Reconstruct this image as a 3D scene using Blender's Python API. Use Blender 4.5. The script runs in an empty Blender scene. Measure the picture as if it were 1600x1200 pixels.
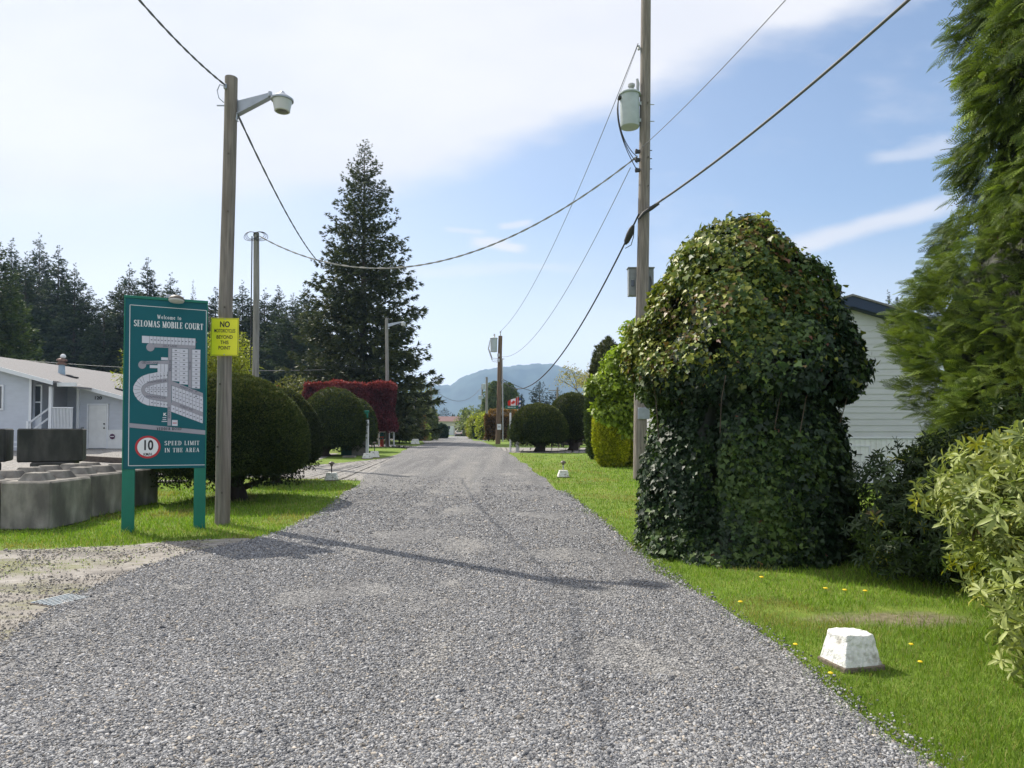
import bpy, bmesh, math, random
import numpy as np
from mathutils import Vector, Matrix
random.seed(7); rng = np.random.default_rng(11)
R = math.radians
SC = bpy.context.scene
COL = SC.collection

# ------------------------------------------------------------------ camera
F_PX, HOR, EYE = 1067.0, 672.0, 1.5
PITCH = R(1.5)
SH = HOR - 600 - F_PX*math.tan(PITCH)
cam = bpy.data.objects.new('camera', bpy.data.cameras.new('camera')); COL.objects.link(cam)
cam.location = (0, 0, EYE); cam.rotation_euler = (R(90)+PITCH, 0, 0)
cam.data.sensor_width = 36; cam.data.lens = 36*F_PX/1600; cam.data.shift_y = SH/1600
cam.data.clip_start = .05; cam.data.clip_end = 20000
SC.camera = cam

# ------------------------------------------------------------------ light
SUN_AZ, SUN_EL = math.atan2(-.768, .64), R(46.0)      # azimuth from +Y towards +X
sv = Vector((math.sin(SUN_AZ)*math.cos(SUN_EL), math.cos(SUN_AZ)*math.cos(SUN_EL), math.sin(SUN_EL)))
sun = bpy.data.objects.new('sun', bpy.data.lights.new('sun', 'SUN')); COL.objects.link(sun)
sun.rotation_euler = (-sv).to_track_quat('-Z', 'Y').to_euler()
sun.data.energy = 4.6; sun.data.angle = R(.5); sun.data.color = (1, .93, .82)
SC.view_settings.view_transform = 'Standard'; SC.view_settings.look = 'None'
SC.view_settings.exposure = 0.5; SC.view_settings.gamma = 1
try: SC.view_settings.use_curve_mapping = False
except Exception: pass
SC.cycles.max_bounces = 6; SC.cycles.transparent_max_bounces = 8
SC.cycles.volume_bounces = 0; SC.cycles.sample_clamp_indirect = 6

W = bpy.data.worlds.new("World"); SC.world = W; W.use_nodes = True
def world():
    nt = W.node_tree; N = nt.nodes; L = nt.links; N.clear()
    def m(op, a, b=None, c=None, clamp=False):
        n = N.new('ShaderNodeMath'); n.operation = op; n.use_clamp = clamp
        for i, v in enumerate((a, b, c)):
            if v is None: continue
            if hasattr(v, 'is_linked') or hasattr(v, 'links'): L.new(v, n.inputs[i])
            else: n.inputs[i].default_value = v
        return n.outputs[0]
    def ss(v, lo, hi):
        n = N.new('ShaderNodeMapRange'); n.interpolation_type = 'SMOOTHSTEP'
        L.new(v, n.inputs['Value']); n.inputs['From Min'].default_value = lo; n.inputs['From Max'].default_value = hi
        return n.outputs['Result']
    tc = N.new('ShaderNodeTexCoord'); sx = N.new('ShaderNodeSeparateXYZ'); L.new(tc.outputs['Generated'], sx.inputs[0])
    yy = m('MAXIMUM', m('ABSOLUTE', sx.outputs[1]), .12)
    u = m('DIVIDE', sx.outputs[0], yy); v = m('DIVIDE', sx.outputs[2], yy)
    cb = N.new('ShaderNodeCombineXYZ'); L.new(u, cb.inputs[0]); L.new(v, cb.inputs[1])
    def noise(scale, det=5, sxy=(1, 1), rot=0):
        mp = N.new('ShaderNodeMapping'); L.new(cb.outputs[0], mp.inputs[0]); mp.inputs['Scale'].default_value = (sxy[0], sxy[1], 1)
        mp.inputs['Rotation'].default_value = (0, 0, rot)
        n = N.new('ShaderNodeTexNoise'); L.new(mp.outputs[0], n.inputs[0]); n.inputs['Scale'].default_value = scale; n.inputs['Detail'].default_value = det
        return m('SUBTRACT', n.outputs[0], .5)
    n1 = noise(2.2, 5, (1, 2.4), .35); n2 = noise(9, 6, (1, 2.2), .25)
    vb = m('ADD', m('MULTIPLY', m('MAXIMUM', m('ADD', u, .18), 0), .40), .335)
    big = ss(m('ADD', m('SUBTRACT', v, vb), m('ADD', m('MULTIPLY', n1, .16), m('MULTIPLY', n2, .05))), -.03, .05)
    hz = ss(v, .36, -.02)
    left = m('MULTIPLY', ss(m('ADD', u, m('MULTIPLY', n1, .5)), .05, -.75), .75)
    veil = m('MULTIPLY', ss(m('ADD', n1, m('MULTIPLY', n2, .5)), .0, .28), .3)
    def streak(u0, v0, u1, v1, w, amp, ns=.5):
        L0 = math.hypot(u1-u0, v1-v0); cx, cy = (u0+u1)/2, (v0+v1)/2; ca, sa = (u1-u0)/L0, (v1-v0)/L0
        du = m('SUBTRACT', u, cx); dv = m('SUBTRACT', v, cy)
        a = m('ADD', m('MULTIPLY', du, ca), m('MULTIPLY', dv, sa))
        b = m('ADD', m('SUBTRACT', m('MULTIPLY', dv, ca), m('MULTIPLY', du, sa)), m('MULTIPLY', n2, w*ns*2))
        ea = ss(m('ABSOLUTE', a), L0*.62, L0*.3); eb = ss(m('ABSOLUTE', b), w, w*.15)
        return m('MULTIPLY', m('MULTIPLY', ea, eb), amp)
    parts = [big, m('MULTIPLY', hz, 1.0), left, veil,
             streak(.385, .262, .66, .34, .022, .85), streak(.53, .40, .66, .425, .02, .5, 1.2),
             streak(-.06, .275, .02, .268, .012, .9, 1.6), streak(-.02, .30, .03, .307, .007, .7, 1.3), streak(-.2, .23, .1, .24, .012, .35, 1.5), streak(-.1, .295, -.04, .29, .007, .5, 1.5)]
    base_ = m('MULTIPLY', ss(u, .7, -.5), .28); parts.append(m('ADD', base_, .06))
    inv = None
    for p in parts:
        q = m('SUBTRACT', 1, p, clamp=True); inv = q if inv is None else m('MULTIPLY', inv, q)
    mask = m('SUBTRACT', 1, inv, clamp=True)
    sky = N.new('ShaderNodeTexSky'); sky.sky_type = 'NISHITA'; sky.sun_disc = False
    sky.sun_elevation = SUN_EL; sky.sun_rotation = SUN_AZ; sky.air_density = 1.0; sky.dust_density = .6; sky.ozone_density = 1.5
    b1 = N.new('ShaderNodeBackground'); L.new(sky.outputs[0], b1.inputs[0]); b1.inputs[1].default_value = .12
    cm = N.new('ShaderNodeMix'); cm.data_type = 'RGBA'; L.new(ss(n1, -.25, .25), cm.inputs[0])
    cm.inputs[6].default_value = (.61, .622, .675, 1); cm.inputs[7].default_value = (.70, .695, .72, 1)
    b2 = N.new('ShaderNodeBackground'); L.new(cm.outputs[2], b2.inputs[0]); L.new(m('ADD', m('MULTIPLY', ss(v, .30, .02), .38), 1.0), b2.inputs[1])
    mx = N.new('ShaderNodeMixShader'); L.new(mask, mx.inputs[0]); L.new(b1.outputs[0], mx.inputs[1]); L.new(b2.outputs[0], mx.inputs[2])
    o = N.new('ShaderNodeOutputWorld'); L.new(mx.outputs[0], o.inputs[0])
world()

# ------------------------------------------------------------------ terrain & pixel helpers
def S(t): t = np.clip(t, 0, 1); return t*t*(3-2*t)
def T(x, y):
    x = np.asarray(x, float); y = np.asarray(y, float)
    z = .45*S((y-10)/25)*(1-S((y-62)/33))
    z = z + .22*S((-x-8)/6)*S((y-22)/8)*(1-S((y-60)/30))
    return z
def Tz(x, y): return float(T(x, y))
cp, sp_ = math.cos(PITCH), math.sin(PITCH)
def ray(px, py):
    a = (px-800)/F_PX; b = (600-py+SH)/F_PX
    d = Vector((a, cp-b*sp_, sp_+b*cp)); return d/d.y
def P(px, py, d):
    r = ray(px, py); return Vector((r.x*d, d, EYE+r.z*d))
def G(px, py, dz=0):
    r = ray(px, py); d = 1.0
    while d < 4000:
        if EYE+r.z*d <= Tz(r.x*d, d): break
        d += .02+d*.002
    return Vector((r.x*d, d, Tz(r.x*d, d)+dz))
def X(px, d): return (px-800)/F_PX*d
def Z(py, d): return EYE+(HOR-py)/F_PX*d

# ------------------------------------------------------------------ tagging
def tag(o, label=None, cat=None, group=None, kind=None):
    if label: o['label'] = label
    if cat: o['category'] = cat
    if group: o['group'] = group
    if kind: o['kind'] = kind
    return o
def thing(name, loc, label, cat, group=None, rz=0):
    o = bpy.data.objects.new(name, None); COL.objects.link(o); o.location = loc; o.rotation_euler = (0, 0, rz)
    o.empty_display_size = .2
    return tag(o, label, cat, group)
def copy_tree(o, parent=None):
    c = o.copy(); COL.objects.link(c); c.parent = parent
    for ch in o.children: copy_tree(ch, c)
    return c

# ------------------------------------------------------------------ materials
MATS = {}
def nm(name):
    m = bpy.data.materials.new(name); m.use_nodes = True; nt = m.node_tree
    return m, nt, nt.nodes['Principled BSDF']
def M(name, col, rough=.7, var=.15, scale=6, bump=0, bscale=40, metal=0, stretch=(1, 1, 1), col2=None, c2=(.55, .7), spec=.5, detail=6):
    if name in MATS: return MATS[name]
    m, nt, b = nm(name); N, L = nt.nodes, nt.links
    tc = N.new('ShaderNodeTexCoord'); mp = N.new('ShaderNodeMapping'); L.new(tc.outputs['Object'], mp.inputs[0]); mp.inputs['Scale'].default_value = stretch
    n = N.new('ShaderNodeTexNoise'); L.new(mp.outputs[0], n.inputs[0]); n.inputs['Scale'].default_value = scale; n.inputs['Detail'].default_value = detail
    r = N.new('ShaderNodeValToRGB'); L.new(n.outputs[0], r.inputs[0])
    r.color_ramp.elements[0].position = .3; r.color_ramp.elements[1].position = .7
    r.color_ramp.elements[0].color = (*[c*(1-var) for c in col], 1); r.color_ramp.elements[1].color = (*[min(1, c*(1+var)) for c in col], 1)
    out = r.outputs[0]
    if col2:
        n2 = N.new('ShaderNodeTexNoise'); L.new(mp.outputs[0], n2.inputs[0]); n2.inputs['Scale'].default_value = scale*.37; n2.inputs['Detail'].default_value = 8
        r2 = N.new('ShaderNodeValToRGB'); L.new(n2.outputs[0], r2.inputs[0]); r2.color_ramp.elements[0].position = c2[0]; r2.color_ramp.elements[1].position = c2[1]
        mx = N.new('ShaderNodeMix'); mx.data_type = 'RGBA'; L.new(r2.outputs[0], mx.inputs[0]); L.new(out, mx.inputs[6]); mx.inputs[7].default_value = (*col2, 1); out = mx.outputs[2]
    L.new(out, b.inputs['Base Color'])
    b.inputs['Roughness'].default_value = rough; b.inputs['Metallic'].default_value = metal; b.inputs['Specular IOR Level'].default_value = spec
    if bump:
        n3 = N.new('ShaderNodeTexNoise'); L.new(mp.outputs[0], n3.inputs[0]); n3.inputs['Scale'].default_value = bscale; n3.inputs['Detail'].default_value = 5
        bp = N.new('ShaderNodeBump'); L.new(n3.outputs[0], bp.inputs['Height']); bp.inputs['Strength'].default_value = bump; bp.inputs['Distance'].default_value = .02
        L.new(bp.outputs[0], b.inputs['Normal'])
    MATS[name] = m; return m
def leafmat(name, rough=.5, trans=.3, spec=.4, tcol=(1.25, 1.3, .6)):
    if name in MATS: return MATS[name]
    m, nt, b = nm(name); N, L = nt.nodes, nt.links
    a = N.new('ShaderNodeAttribute'); a.attribute_name = 'Col'
    L.new(a.outputs['Color'], b.inputs['Base Color']); b.inputs['Roughness'].default_value = rough; b.inputs['Specular IOR Level'].default_value = spec
    if trans > 0:
        t = N.new('ShaderNodeBsdfTranslucent'); mm = N.new('ShaderNodeMix'); mm.data_type = 'RGBA'; mm.blend_type = 'MULTIPLY'; mm.inputs[0].default_value = 1
        L.new(a.outputs['Color'], mm.inputs[6]); mm.inputs[7].default_value = (*tcol, 1); L.new(mm.outputs[2], t.inputs[0])
        ms = N.new('ShaderNodeMixShader'); ms.inputs[0].default_value = trans; L.new(b.outputs[0], ms.inputs[1]); L.new(t.outputs[0], ms.inputs[2])
        L.new(ms.outputs[0], N['Material Output'].inputs[0])
    MATS[name] = m; return m

# ------------------------------------------------------------------ mesh builders
def link(name, me, mat, parent=None, local=False):
    o = bpy.data.objects.new(name, me); COL.objects.link(o)
    if mat is not None and len(me.materials) == 0: me.materials.append(mat)
    if parent is not None: o.parent = parent
    return o
def raw(name, V, loops, starts, mat, parent=None, col=None, smooth=False):
    """V world coordinates; when parent has a location the mesh is stored relative to it."""
    V = np.asarray(V, np.float32)
    if parent is not None:
        o_ = np.array(root_loc(parent), np.float32); V = V-o_
    me = bpy.data.meshes.new(name)
    me.vertices.add(len(V)); me.vertices.foreach_set('co', V.ravel())
    me.loops.add(len(loops)); me.loops.foreach_set('vertex_index', np.asarray(loops, np.int32))
    me.polygons.add(len(starts)); me.polygons.foreach_set('loop_start', np.asarray(starts, np.int32))
    if smooth: me.polygons.foreach_set('use_smooth', np.ones(len(starts), bool))
    if col is not None:
        a = me.color_attributes.new('Col', 'FLOAT_COLOR', 'POINT'); c = np.ones((len(V), 4), np.float32); c[:, :3] = col
        a.data.foreach_set('color', c.ravel())
    me.update(calc_edges=True); 
    return link(name, me, mat, parent)
def root_loc(p):
    v = Vector((0, 0, 0))
    while p is not None: v = v+p.location; p = p.parent
    return v
def basis(axis, nrm):
    a = axis/np.linalg.norm(axis, axis=1, keepdims=True)
    y = np.cross(nrm, a); l = np.linalg.norm(y, axis=1, keepdims=True); y = y/np.maximum(l, 1e-6)
    return a, y, np.cross(a, y)
def scat(tV, tF, O, A, Nn, Sx, Sy, Sz, col):
    """copies of a template: returns V, loops, starts, col"""
    tV = np.asarray(tV, float); k = len(tV); n = len(O)
    a, y, z = basis(A, Nn)
    V = (O[:, None, :]+a[:, None, :]*(tV[None, :, 0:1]*Sx[:, None, None])+y[:, None, :]*(tV[None, :, 1:2]*Sy[:, None, None])+z[:, None, :]*(tV[None, :, 2:3]*Sz[:, None, None]))
    fl = np.concatenate([np.asarray(f) for f in tF]); sizes = np.array([len(f) for f in tF]); st = np.concatenate([[0], np.cumsum(sizes)[:-1]])
    loops = (fl[None, :]+(np.arange(n)*k)[:, None]).ravel(); starts = (st[None, :]+(np.arange(n)*len(fl))[:, None]).ravel()
    return V.reshape(-1, 3), loops, starts, np.repeat(col, k, axis=0)
def join(parts):
    Vs, Ls, Ss, Cs = [], [], [], []; nv = nl = 0
    for V, l, s, c in parts:
        Vs.append(V); Ls.append(np.asarray(l)+nv); Ss.append(np.asarray(s)+nl); Cs.append(c); nv += len(V); nl += len(l)
    return np.concatenate(Vs), np.concatenate(Ls), np.concatenate(Ss), np.concatenate(Cs)
def rnd(n, s=1.0): return rng.normal(0, s, (n, 3))
def lerp(a, b, t): return np.asarray(a)[None]*(1-t[:, None])+np.asarray(b)[None]*t[:, None]
def cols(n, a, b, jit=.15, p=1.0):
    t = rng.random(n)**p; return lerp(a, b, t)*(1+rng.normal(0, jit, (n, 1)))
def patch(Pn, f=1.0, s=0):
    """smooth pseudo noise in 0..1"""
    x, y, z = (Pn*f+s*7.3).T
    v = np.sin(1.7*x+2.3*np.sin(1.1*y+s))+np.sin(2.1*y+1.9*np.sin(1.3*z))+np.sin(1.9*z+2.1*np.sin(1.7*x+.5))+.6*np.sin(4.3*x+3.1*y+3.7*z)
    return np.clip(v/6.4+.5, 0, 1)

class MB:
    def __init__(s): s.bm = bmesh.new()
    def box(s, c, size, rz=0, rot=None, bev=0, seg=1, top=1.0, topy=None):
        g = bmesh.ops.create_cube(s.bm, size=1)['verts']
        for v in g:
            v.co.x *= size[0]; v.co.y *= size[1]; v.co.z *= size[2]
            if v.co.z > 0: v.co.x *= top; v.co.y *= (top if topy is None else topy)
        m = Matrix.Translation(c) @ (rot.to_4x4() if rot is not None else Matrix.Rotation(rz, 4, 'Z'))
        if bev:
            es = list({e for v in g for e in v.link_edges})
            r = bmesh.ops.bevel(s.bm, geom=es, offset=bev, segments=seg, affect='EDGES', profile=.5)
            g = list({v for f in r['faces'] for v in f.verts} | {v for v in g if v.is_valid})
        for v in g: v.co = m @ v.co
        return s
    def tube(s, pts, rad, seg=8, caps=True):
        pts = [Vector(p) for p in pts]; n = len(pts)
        if not hasattr(rad, '__len__'): rad = [rad]*n
        rings = []; ref = None
        for i, p in enumerate(pts):
            t = (pts[min(i+1, n-1)]-pts[max(i-1, 0)]).normalized()
            if ref is None: ref = Vector((1, 0, 0)) if abs(t.x) < .9 else Vector((0, 1, 0))
            u = (ref-t*ref.dot(t)).normalized(); w = t.cross(u); ref = u
            rings.append([s.bm.verts.new(p+(u*math.cos(2*math.pi*k/seg)+w*math.sin(2*math.pi*k/seg))*rad[i]) for k in range(seg)])
        for a, b in zip(rings, rings[1:]):
            for k in range(seg): s.bm.faces.new((a[k], a[(k+1) % seg], b[(k+1) % seg], b[k]))
        if caps:
            s.bm.faces.new(rings[0][::-1]); s.bm.faces.new(rings[-1])
        return s
    def lathe(s, c, prof, seg=24, sx=1, sy=1, rot=None):
        rings = []; m = rot or Matrix.Identity(3); c = Vector(c)
        for r, z in prof:
            if r < 1e-5: rings.append([s.bm.verts.new(c+m @ Vector((0, 0, z)))])
            else: rings.append([s.bm.verts.new(c+m @ Vector((r*sx*math.cos(2*math.pi*k/seg), r*sy*math.sin(2*math.pi*k/seg), z))) for k in range(seg)])
        for a, b in zip(rings, rings[1:]):
            if len(a) == 1 and len(b) == 1: continue
            for k in range(seg):
                if len(a) == 1: s.bm.faces.new((a[0], b[(k+1) % seg], b[k]))
                elif len(b) == 1: s.bm.faces.new((a[k], a[(k+1) % seg], b[0]))
                else: s.bm.faces.new((a[k], a[(k+1) % seg], b[(k+1) % seg], b[k]))
        if len(rings[0]) > 1: s.bm.faces.new(rings[0][::-1])
        if len(rings[-1]) > 1: s.bm.faces.new(rings[-1])
        return s
    def prism(s, pts, vec):
        """closed polygon (list of 3D points) extruded along vec"""
        a = [s.bm.verts.new(p) for p in pts]; b = [s.bm.verts.new(Vector(p)+Vector(vec)) for p in pts]
        n = len(a)
        s.bm.faces.new(a[::-1]); s.bm.faces.new(b)
        for k in range(n): s.bm.faces.new((a[k], a[(k+1) % n], b[(k+1) % n], b[k]))
        return s
    def build(s, name, mat, parent=None, smooth=None, world=True):
        bmesh.ops.recalc_face_normals(s.bm, faces=s.bm.faces)
        if parent is not None and world:
            o = root_loc(parent)
            for v in s.bm.verts: v.co -= o
        me = bpy.data.meshes.new(name); s.bm.to_mesh(me); s.bm.free()
        if smooth is not None:
            me.polygons.foreach_set('use_smooth', np.ones(len(me.polygons), bool))
            try: me.set_sharp_from_angle(angle=R(smooth))
            except Exception: pass
        return link(name, me, mat, parent)

def text_mesh(txt, size, bold=0.0, ext=.0008, sx=1.0, align='CENTER'):
    """mesh data of a line of lettering in its local XY plane"""
    c = bpy.data.curves.new('lettering', 'FONT'); c.body = txt; c.size = size; c.offset = bold; c.extrude = ext
    c.align_x = align; c.align_y = 'CENTER'; c.resolution_u = 4
    o = bpy.data.objects.new('lettering', c); COL.objects.link(o)
    me = bpy.data.meshes.new_from_object(o.evaluated_get(bpy.context.evaluated_depsgraph_get()))
    bpy.data.objects.remove(o); bpy.data.curves.remove(c); me.materials.clear()
    for v in me.vertices: v.co.x *= sx
    return me
def place_text(name, txt, size, origin, ux, uy, un, mat, parent, bold=0, sx=1.0, ext=.0008, align='CENTER'):
    me = text_mesh(txt, size, bold, ext, sx, align)
    if parent is not None: origin = Vector(origin)-root_loc(parent)
    mtx = Matrix.Identity(4)
    for i in range(3): mtx[i][0] = ux[i]; mtx[i][1] = uy[i]; mtx[i][2] = un[i]; mtx[i][3] = origin[i]
    me.transform(mtx)
    return link(name, me, mat, parent)

# ================================================================== SETTING
def ground_mat(name, kind):
    m, nt, b = nm(name); N, L = nt.nodes, nt.links
    tc = N.new('ShaderNodeTexCoord')
    def noise(scale, det=6, st=(1, 1, 1), rough=.55):
        mp = N.new('ShaderNodeMapping'); L.new(tc.outputs['Object'], mp.inputs[0]); mp.inputs['Scale'].default_value = st
        n = N.new('ShaderNodeTexNoise'); L.new(mp.outputs[0], n.inputs[0]); n.inputs['Scale'].default_value = scale; n.inputs['Detail'].default_value = det; n.inputs['Roughness'].default_value = rough
        return n.outputs[0]
    def ramp(v, els):
        r = N.new('ShaderNodeValToRGB'); L.new(v, r.inputs[0]); e = r.color_ramp.elements
        while len(e) < len(els): e.new(.5)
        for i, (p, c) in enumerate(els): e[i].position = p; e[i].color = (*c, 1)
        return r.outputs[0]
    def mix(f, a, c, bt='MIX'):
        x = N.new('ShaderNodeMix'); x.data_type = 'RGBA'; x.blend_type = bt
        if hasattr(f, 'links'): L.new(f, x.inputs[0])
        else: x.inputs[0].default_value = f
        for i, v in ((6, a), (7, c)):
            if hasattr(v, 'links'): L.new(v, x.inputs[i])
            else: x.inputs[i].default_value = (*v, 1)
        return x.outputs[2]
    def vor(scale, out='Color'):
        v = N.new('ShaderNodeTexVoronoi'); L.new(tc.outputs['Object'], v.inputs[0]); v.inputs['Scale'].default_value = scale; return v.outputs[out]
    def bump(h, st, dist, prev=None):
        bp = N.new('ShaderNodeBump'); L.new(h, bp.inputs['Height']); bp.inputs['Strength'].default_value = st; bp.inputs['Distance'].default_value = dist
        if prev is not None: L.new(prev, bp.inputs['Normal'])
        return bp.outputs[0]
    if kind == 'gravel':
        bw = N.new('ShaderNodeSeparateColor'); L.new(vor(62), bw.inputs[0])
        st = ramp(bw.outputs[0], [(0, (.055, .055, .058)), (.35, (.155, .155, .158)), (.75, (.27, .268, .265)), (1, (.43, .42, .41))])
        trk = ramp(noise(.55, 4, (3.2, .16, 1)), [(.36, (.80, .80, .81)), (.5, (1, 1, 1)), (.66, (1.14, 1.12, 1.08))])
        st = mix(1, st, trk, 'MULTIPLY')
        fines = ramp(noise(1.1, 9, (1.4, .7, 1), .62), [(.55, (0, 0, 0)), (.72, (1, 1, 1))])
        st = mix(fines, st, (.30, .29, .275))
        L.new(st, b.inputs['Base Color'])
        nrm = bump(vor(62, 'Distance'), .9, .02); nrm = bump(noise(3, 5), .3, .05, nrm); L.new(nrm, b.inputs['Normal'])
    elif kind == 'lane':
        bw = N.new('ShaderNodeSeparateColor'); L.new(vor(34), bw.inputs[0])
        st = ramp(bw.outputs[0], [(0, (.10, .098, .095)), (.5, (.25, .24, .23)), (1, (.42, .40, .38))])
        st = mix(ramp(noise(.7, 8), [(.45, (0, 0, 0)), (.7, (1, 1, 1))]), st, (.30, .285, .255))
        L.new(st, b.inputs['Base Color']); L.new(bump(vor(34, 'Distance'), .7, .02), b.inputs['Normal'])
    elif kind == 'dirt':
        st = ramp(noise(3.5, 10, (1, 1, 1), .65), [(.3, (.16, .145, .13)), (.5, (.27, .25, .225)), (.72, (.37, .35, .32))])
        gr = ramp(noise(1.1, 9, (.6, 1.6, 1), .7), [(.50, (0, 0, 0)), (.62, (.9, .9, .9))])
        st = mix(gr, st, (.17, .175, .08))
        dk = ramp(noise(.9, 9, (.5, 1.5, 1.3), .65), [(.52, (0, 0, 0)), (.66, (.8, .8, .8))])
        st = mix(dk, st, (.12, .112, .108))
        L.new(st, b.inputs['Base Color'])
        nrm = bump(noise(60, 6), .6, .012); nrm = bump(noise(5, 8), .5, .06, nrm); L.new(nrm, b.inputs['Normal'])
    elif kind == 'grass':
        st = ramp(noise(2.2, 9, (1, 1, 1), .65), [(.3, (.08, .13, .018)), (.5, (.14, .215, .028)), (.7, (.22, .29, .05))])
        st = mix(ramp(noise(.35, 6), [(.5, (0, 0, 0)), (.75, (.6, .6, .6))]), st, (.24, .24, .06))
        geo = N.new('ShaderNodeMapping'); L.new(tc.outputs['Object'], geo.inputs[0]); geo.inputs['Location'].default_value = (-.615*3.05, -5.45*1.7, 0); geo.inputs['Scale'].default_value = (.615, 1.7, 1)
        ln = N.new('ShaderNodeVectorMath'); ln.operation = 'LENGTH'; L.new(geo.outputs[0], ln.inputs[0])
        ad = N.new('ShaderNodeMath'); ad.operation = 'ADD'; L.new(ln.outputs['Value'], ad.inputs[0]); L.new(noise(2.6, 8), ad.inputs[1])
        st = mix(ramp(ad.outputs[0], [(.65, (.85, .85, .85)), (1.0, (0, 0, 0))]), st, ramp(noise(14, 8), [(.3, (.14, .11, .075)), (.7, (.33, .28, .20))]))
        L.new(st, b.inputs['Base Color'])
        nrm = bump(noise(90, 4), 1, .02); nrm = bump(noise(6, 6), .6, .06, nrm); L.new(nrm, b.inputs['Normal'])
    elif kind == 'soil':
        st = ramp(noise(6, 10, (1, 1, 1), .65), [(.3, (.10, .075, .05)), (.6, (.22, .18, .13)), (.8, (.30, .27, .2))])
        st = mix(ramp(noise(2.5, 8), [(.45, (0, 0, 0)), (.6, (1, 1, 1))]), st, (.12, .14, .04))
        L.new(st, b.inputs['Base Color']); L.new(bump(noise(40, 6), .7, .02), b.inputs['Normal'])
    b.inputs['Roughness'].default_value = .9; b.inputs['Specular IOR Level'].default_value = .25
    return m
MG, ML, MD, MGR, MSO = [ground_mat(n, k) for n, k in (('gravel', 'gravel'), ('lane_gravel', 'lane'), ('dirt', 'dirt'), ('lawn', 'grass'), ('soil', 'soil'))]

def grid_mesh(name, xs, ys, zf, mat, kind):
    xx, yy = np.meshgrid(xs, ys); nx, ny = len(xs), len(ys)
    V = np.stack([xx, yy, zf(xx, yy)], -1).reshape(-1, 3)
    i = np.arange(nx-1)[None, :]+np.arange(ny-1)[:, None]*nx
    q = np.stack([i, i+1, i+1+nx, i+nx], -1).reshape(-1)
    o = raw(name, V, q, np.arange(0, len(q), 4), mat, smooth=True); tag(o, kind=kind); return o
xs = np.unique(np.concatenate([np.linspace(-30, 30, 61), np.linspace(-150, 150, 61), np.sign(np.linspace(-1, 1, 41))*np.abs(np.linspace(-1, 1, 41))**2*3600]))
ys = np.unique(np.concatenate([np.linspace(-20, 110, 131), np.linspace(-200, 500, 71), np.linspace(0, 1, 30)**2*3100+500, [-600]]))
ground = grid_mesh('ground', xs, ys, lambda x, y: T(x, y), MGR, 'structure')

def resamp(pl, n):
    pl = np.array([(p.x, p.y) for p in pl]); d = np.concatenate([[0], np.cumsum(np.hypot(*np.diff(pl, axis=0).T))]); t = np.linspace(0, d[-1], n)
    return np.stack([np.interp(t, d, pl[:, 0]), np.interp(t, d, pl[:, 1])], -1)
def strip(name, A, B, off, mat, n=160, m=14, jit=.05):
    a, b = resamp(A, n), resamp(B, n)
    s = np.arange(n)
    for e, sg in ((a, 1), (b, 2)):
        e[:, 0] += jit*(np.sin(s*.9+sg)+np.sin(s*2.3+2*sg)*.6+rng.normal(0, .4, n)); e[:, 1] += jit*.5*np.sin(s*1.7+sg)
    t = np.linspace(0, 1, m)[None, :, None]
    g = a[:, None]*(1-t)+b[:, None]*t
    V = np.concatenate([g, (T(g[..., 0], g[..., 1])+off)[..., None]], -1).reshape(-1, 3)
    i = np.arange(m-1)[None, :]+np.arange(n-1)[:, None]*m
    q = np.stack([i, i+m, i+m+1, i+1], -1).reshape(-1)
    o = raw(name, V, q, np.arange(0, len(q), 4), mat, smooth=True); tag(o, kind='structure')
    # make sure faces look up
    if o.data.polygons[0].normal.z < 0: o.data.flip_normals()
    return np.concatenate([a, b[::-1]])
def gpl(pts): return [G(*p) for p in pts]
V2 = lambda x, y: Vector((x, y, 0))
road_L = [V2(-9, -4), V2(-6.5, 1)]+gpl([(-330, 1180), (-90, 1050), (0, 1012), (60, 975), (130, 930), (230, 890), (320, 862), (400, 846), (455, 828), (500, 806), (535, 780), (556, 758), (575, 742), (606, 722), (628, 706), (640, 700), (664, 694)])+[V2(-12.2, 90), V2(-14, 130), V2(-15, 168)]
road_R = [V2(2.4, -4), V2(2.2, 1)]+gpl([(1475, 1200), (1370, 1133), (1290, 1075), (1180, 990), (1110, 945), (1045, 902), (985, 862), (935, 814), (885, 776), (842, 742), (806, 716), (784, 703), (768, 696)])+[V2(-4.2, 80), V2(-7.2, 120), V2(-10, 168)]
lane_far = gpl([(640, 706), (600, 717), (540, 723), (470, 729), (380, 735), (300, 737), (200, 738)]); lane_near = gpl([(580, 752), (553, 751), (500, 749), (430, 748), (360, 745), (300, 743), (200, 742)])
yard_far = [V2(-8, 31.5), V2(-17, 32), V2(-30, 32), V2(-45, 30)]; yard_near = gpl([(420, 745), (245, 744), (130, 742)])+[V2(-24, 18), V2(-45, 16)]
apr_near = [V2(-9, -4), V2(-6.6, 1)]+gpl([(-330, 1185), (-60, 1042), (30, 995), (130, 935), (230, 895), (320, 866), (400, 848)]); apr_far = [V2(-24, -4), V2(-20, 2), V2(-15, 7)]+gpl([(-180, 870), (0, 862), (110, 858), (210, 852), (310, 845), (380, 842)])
lr_near = gpl([(780, 706), (800, 707.5), (860, 708), (930, 708), (1010, 708)]); lr_far = gpl([(772, 699), (800, 699.5), (860, 700), (930, 700), (1010, 700)])
lf_near = gpl([(655, 703), (610, 699), (560, 698)]); lf_far = gpl([(660, 698), (610, 694.5), (560, 694)])
pg_road = strip('road', road_L, road_R, .016, MG, 260, 26, .05)
pg_lane = strip('side_lane', lane_near, lane_far, .008, ML)
pg_yard = strip('gravel_yard', yard_near, yard_far, .005, ML, 60, 20)
pg_apr = strip('dirt_apron', apr_near, apr_far, .009, MD, 120, 16, .06)
pg_lr = strip('right_lane', lr_near, lr_far, .009, ML)
pg_lf = strip('far_lane', lf_near, lf_far, .009, ML)
pg_soil = None
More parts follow.
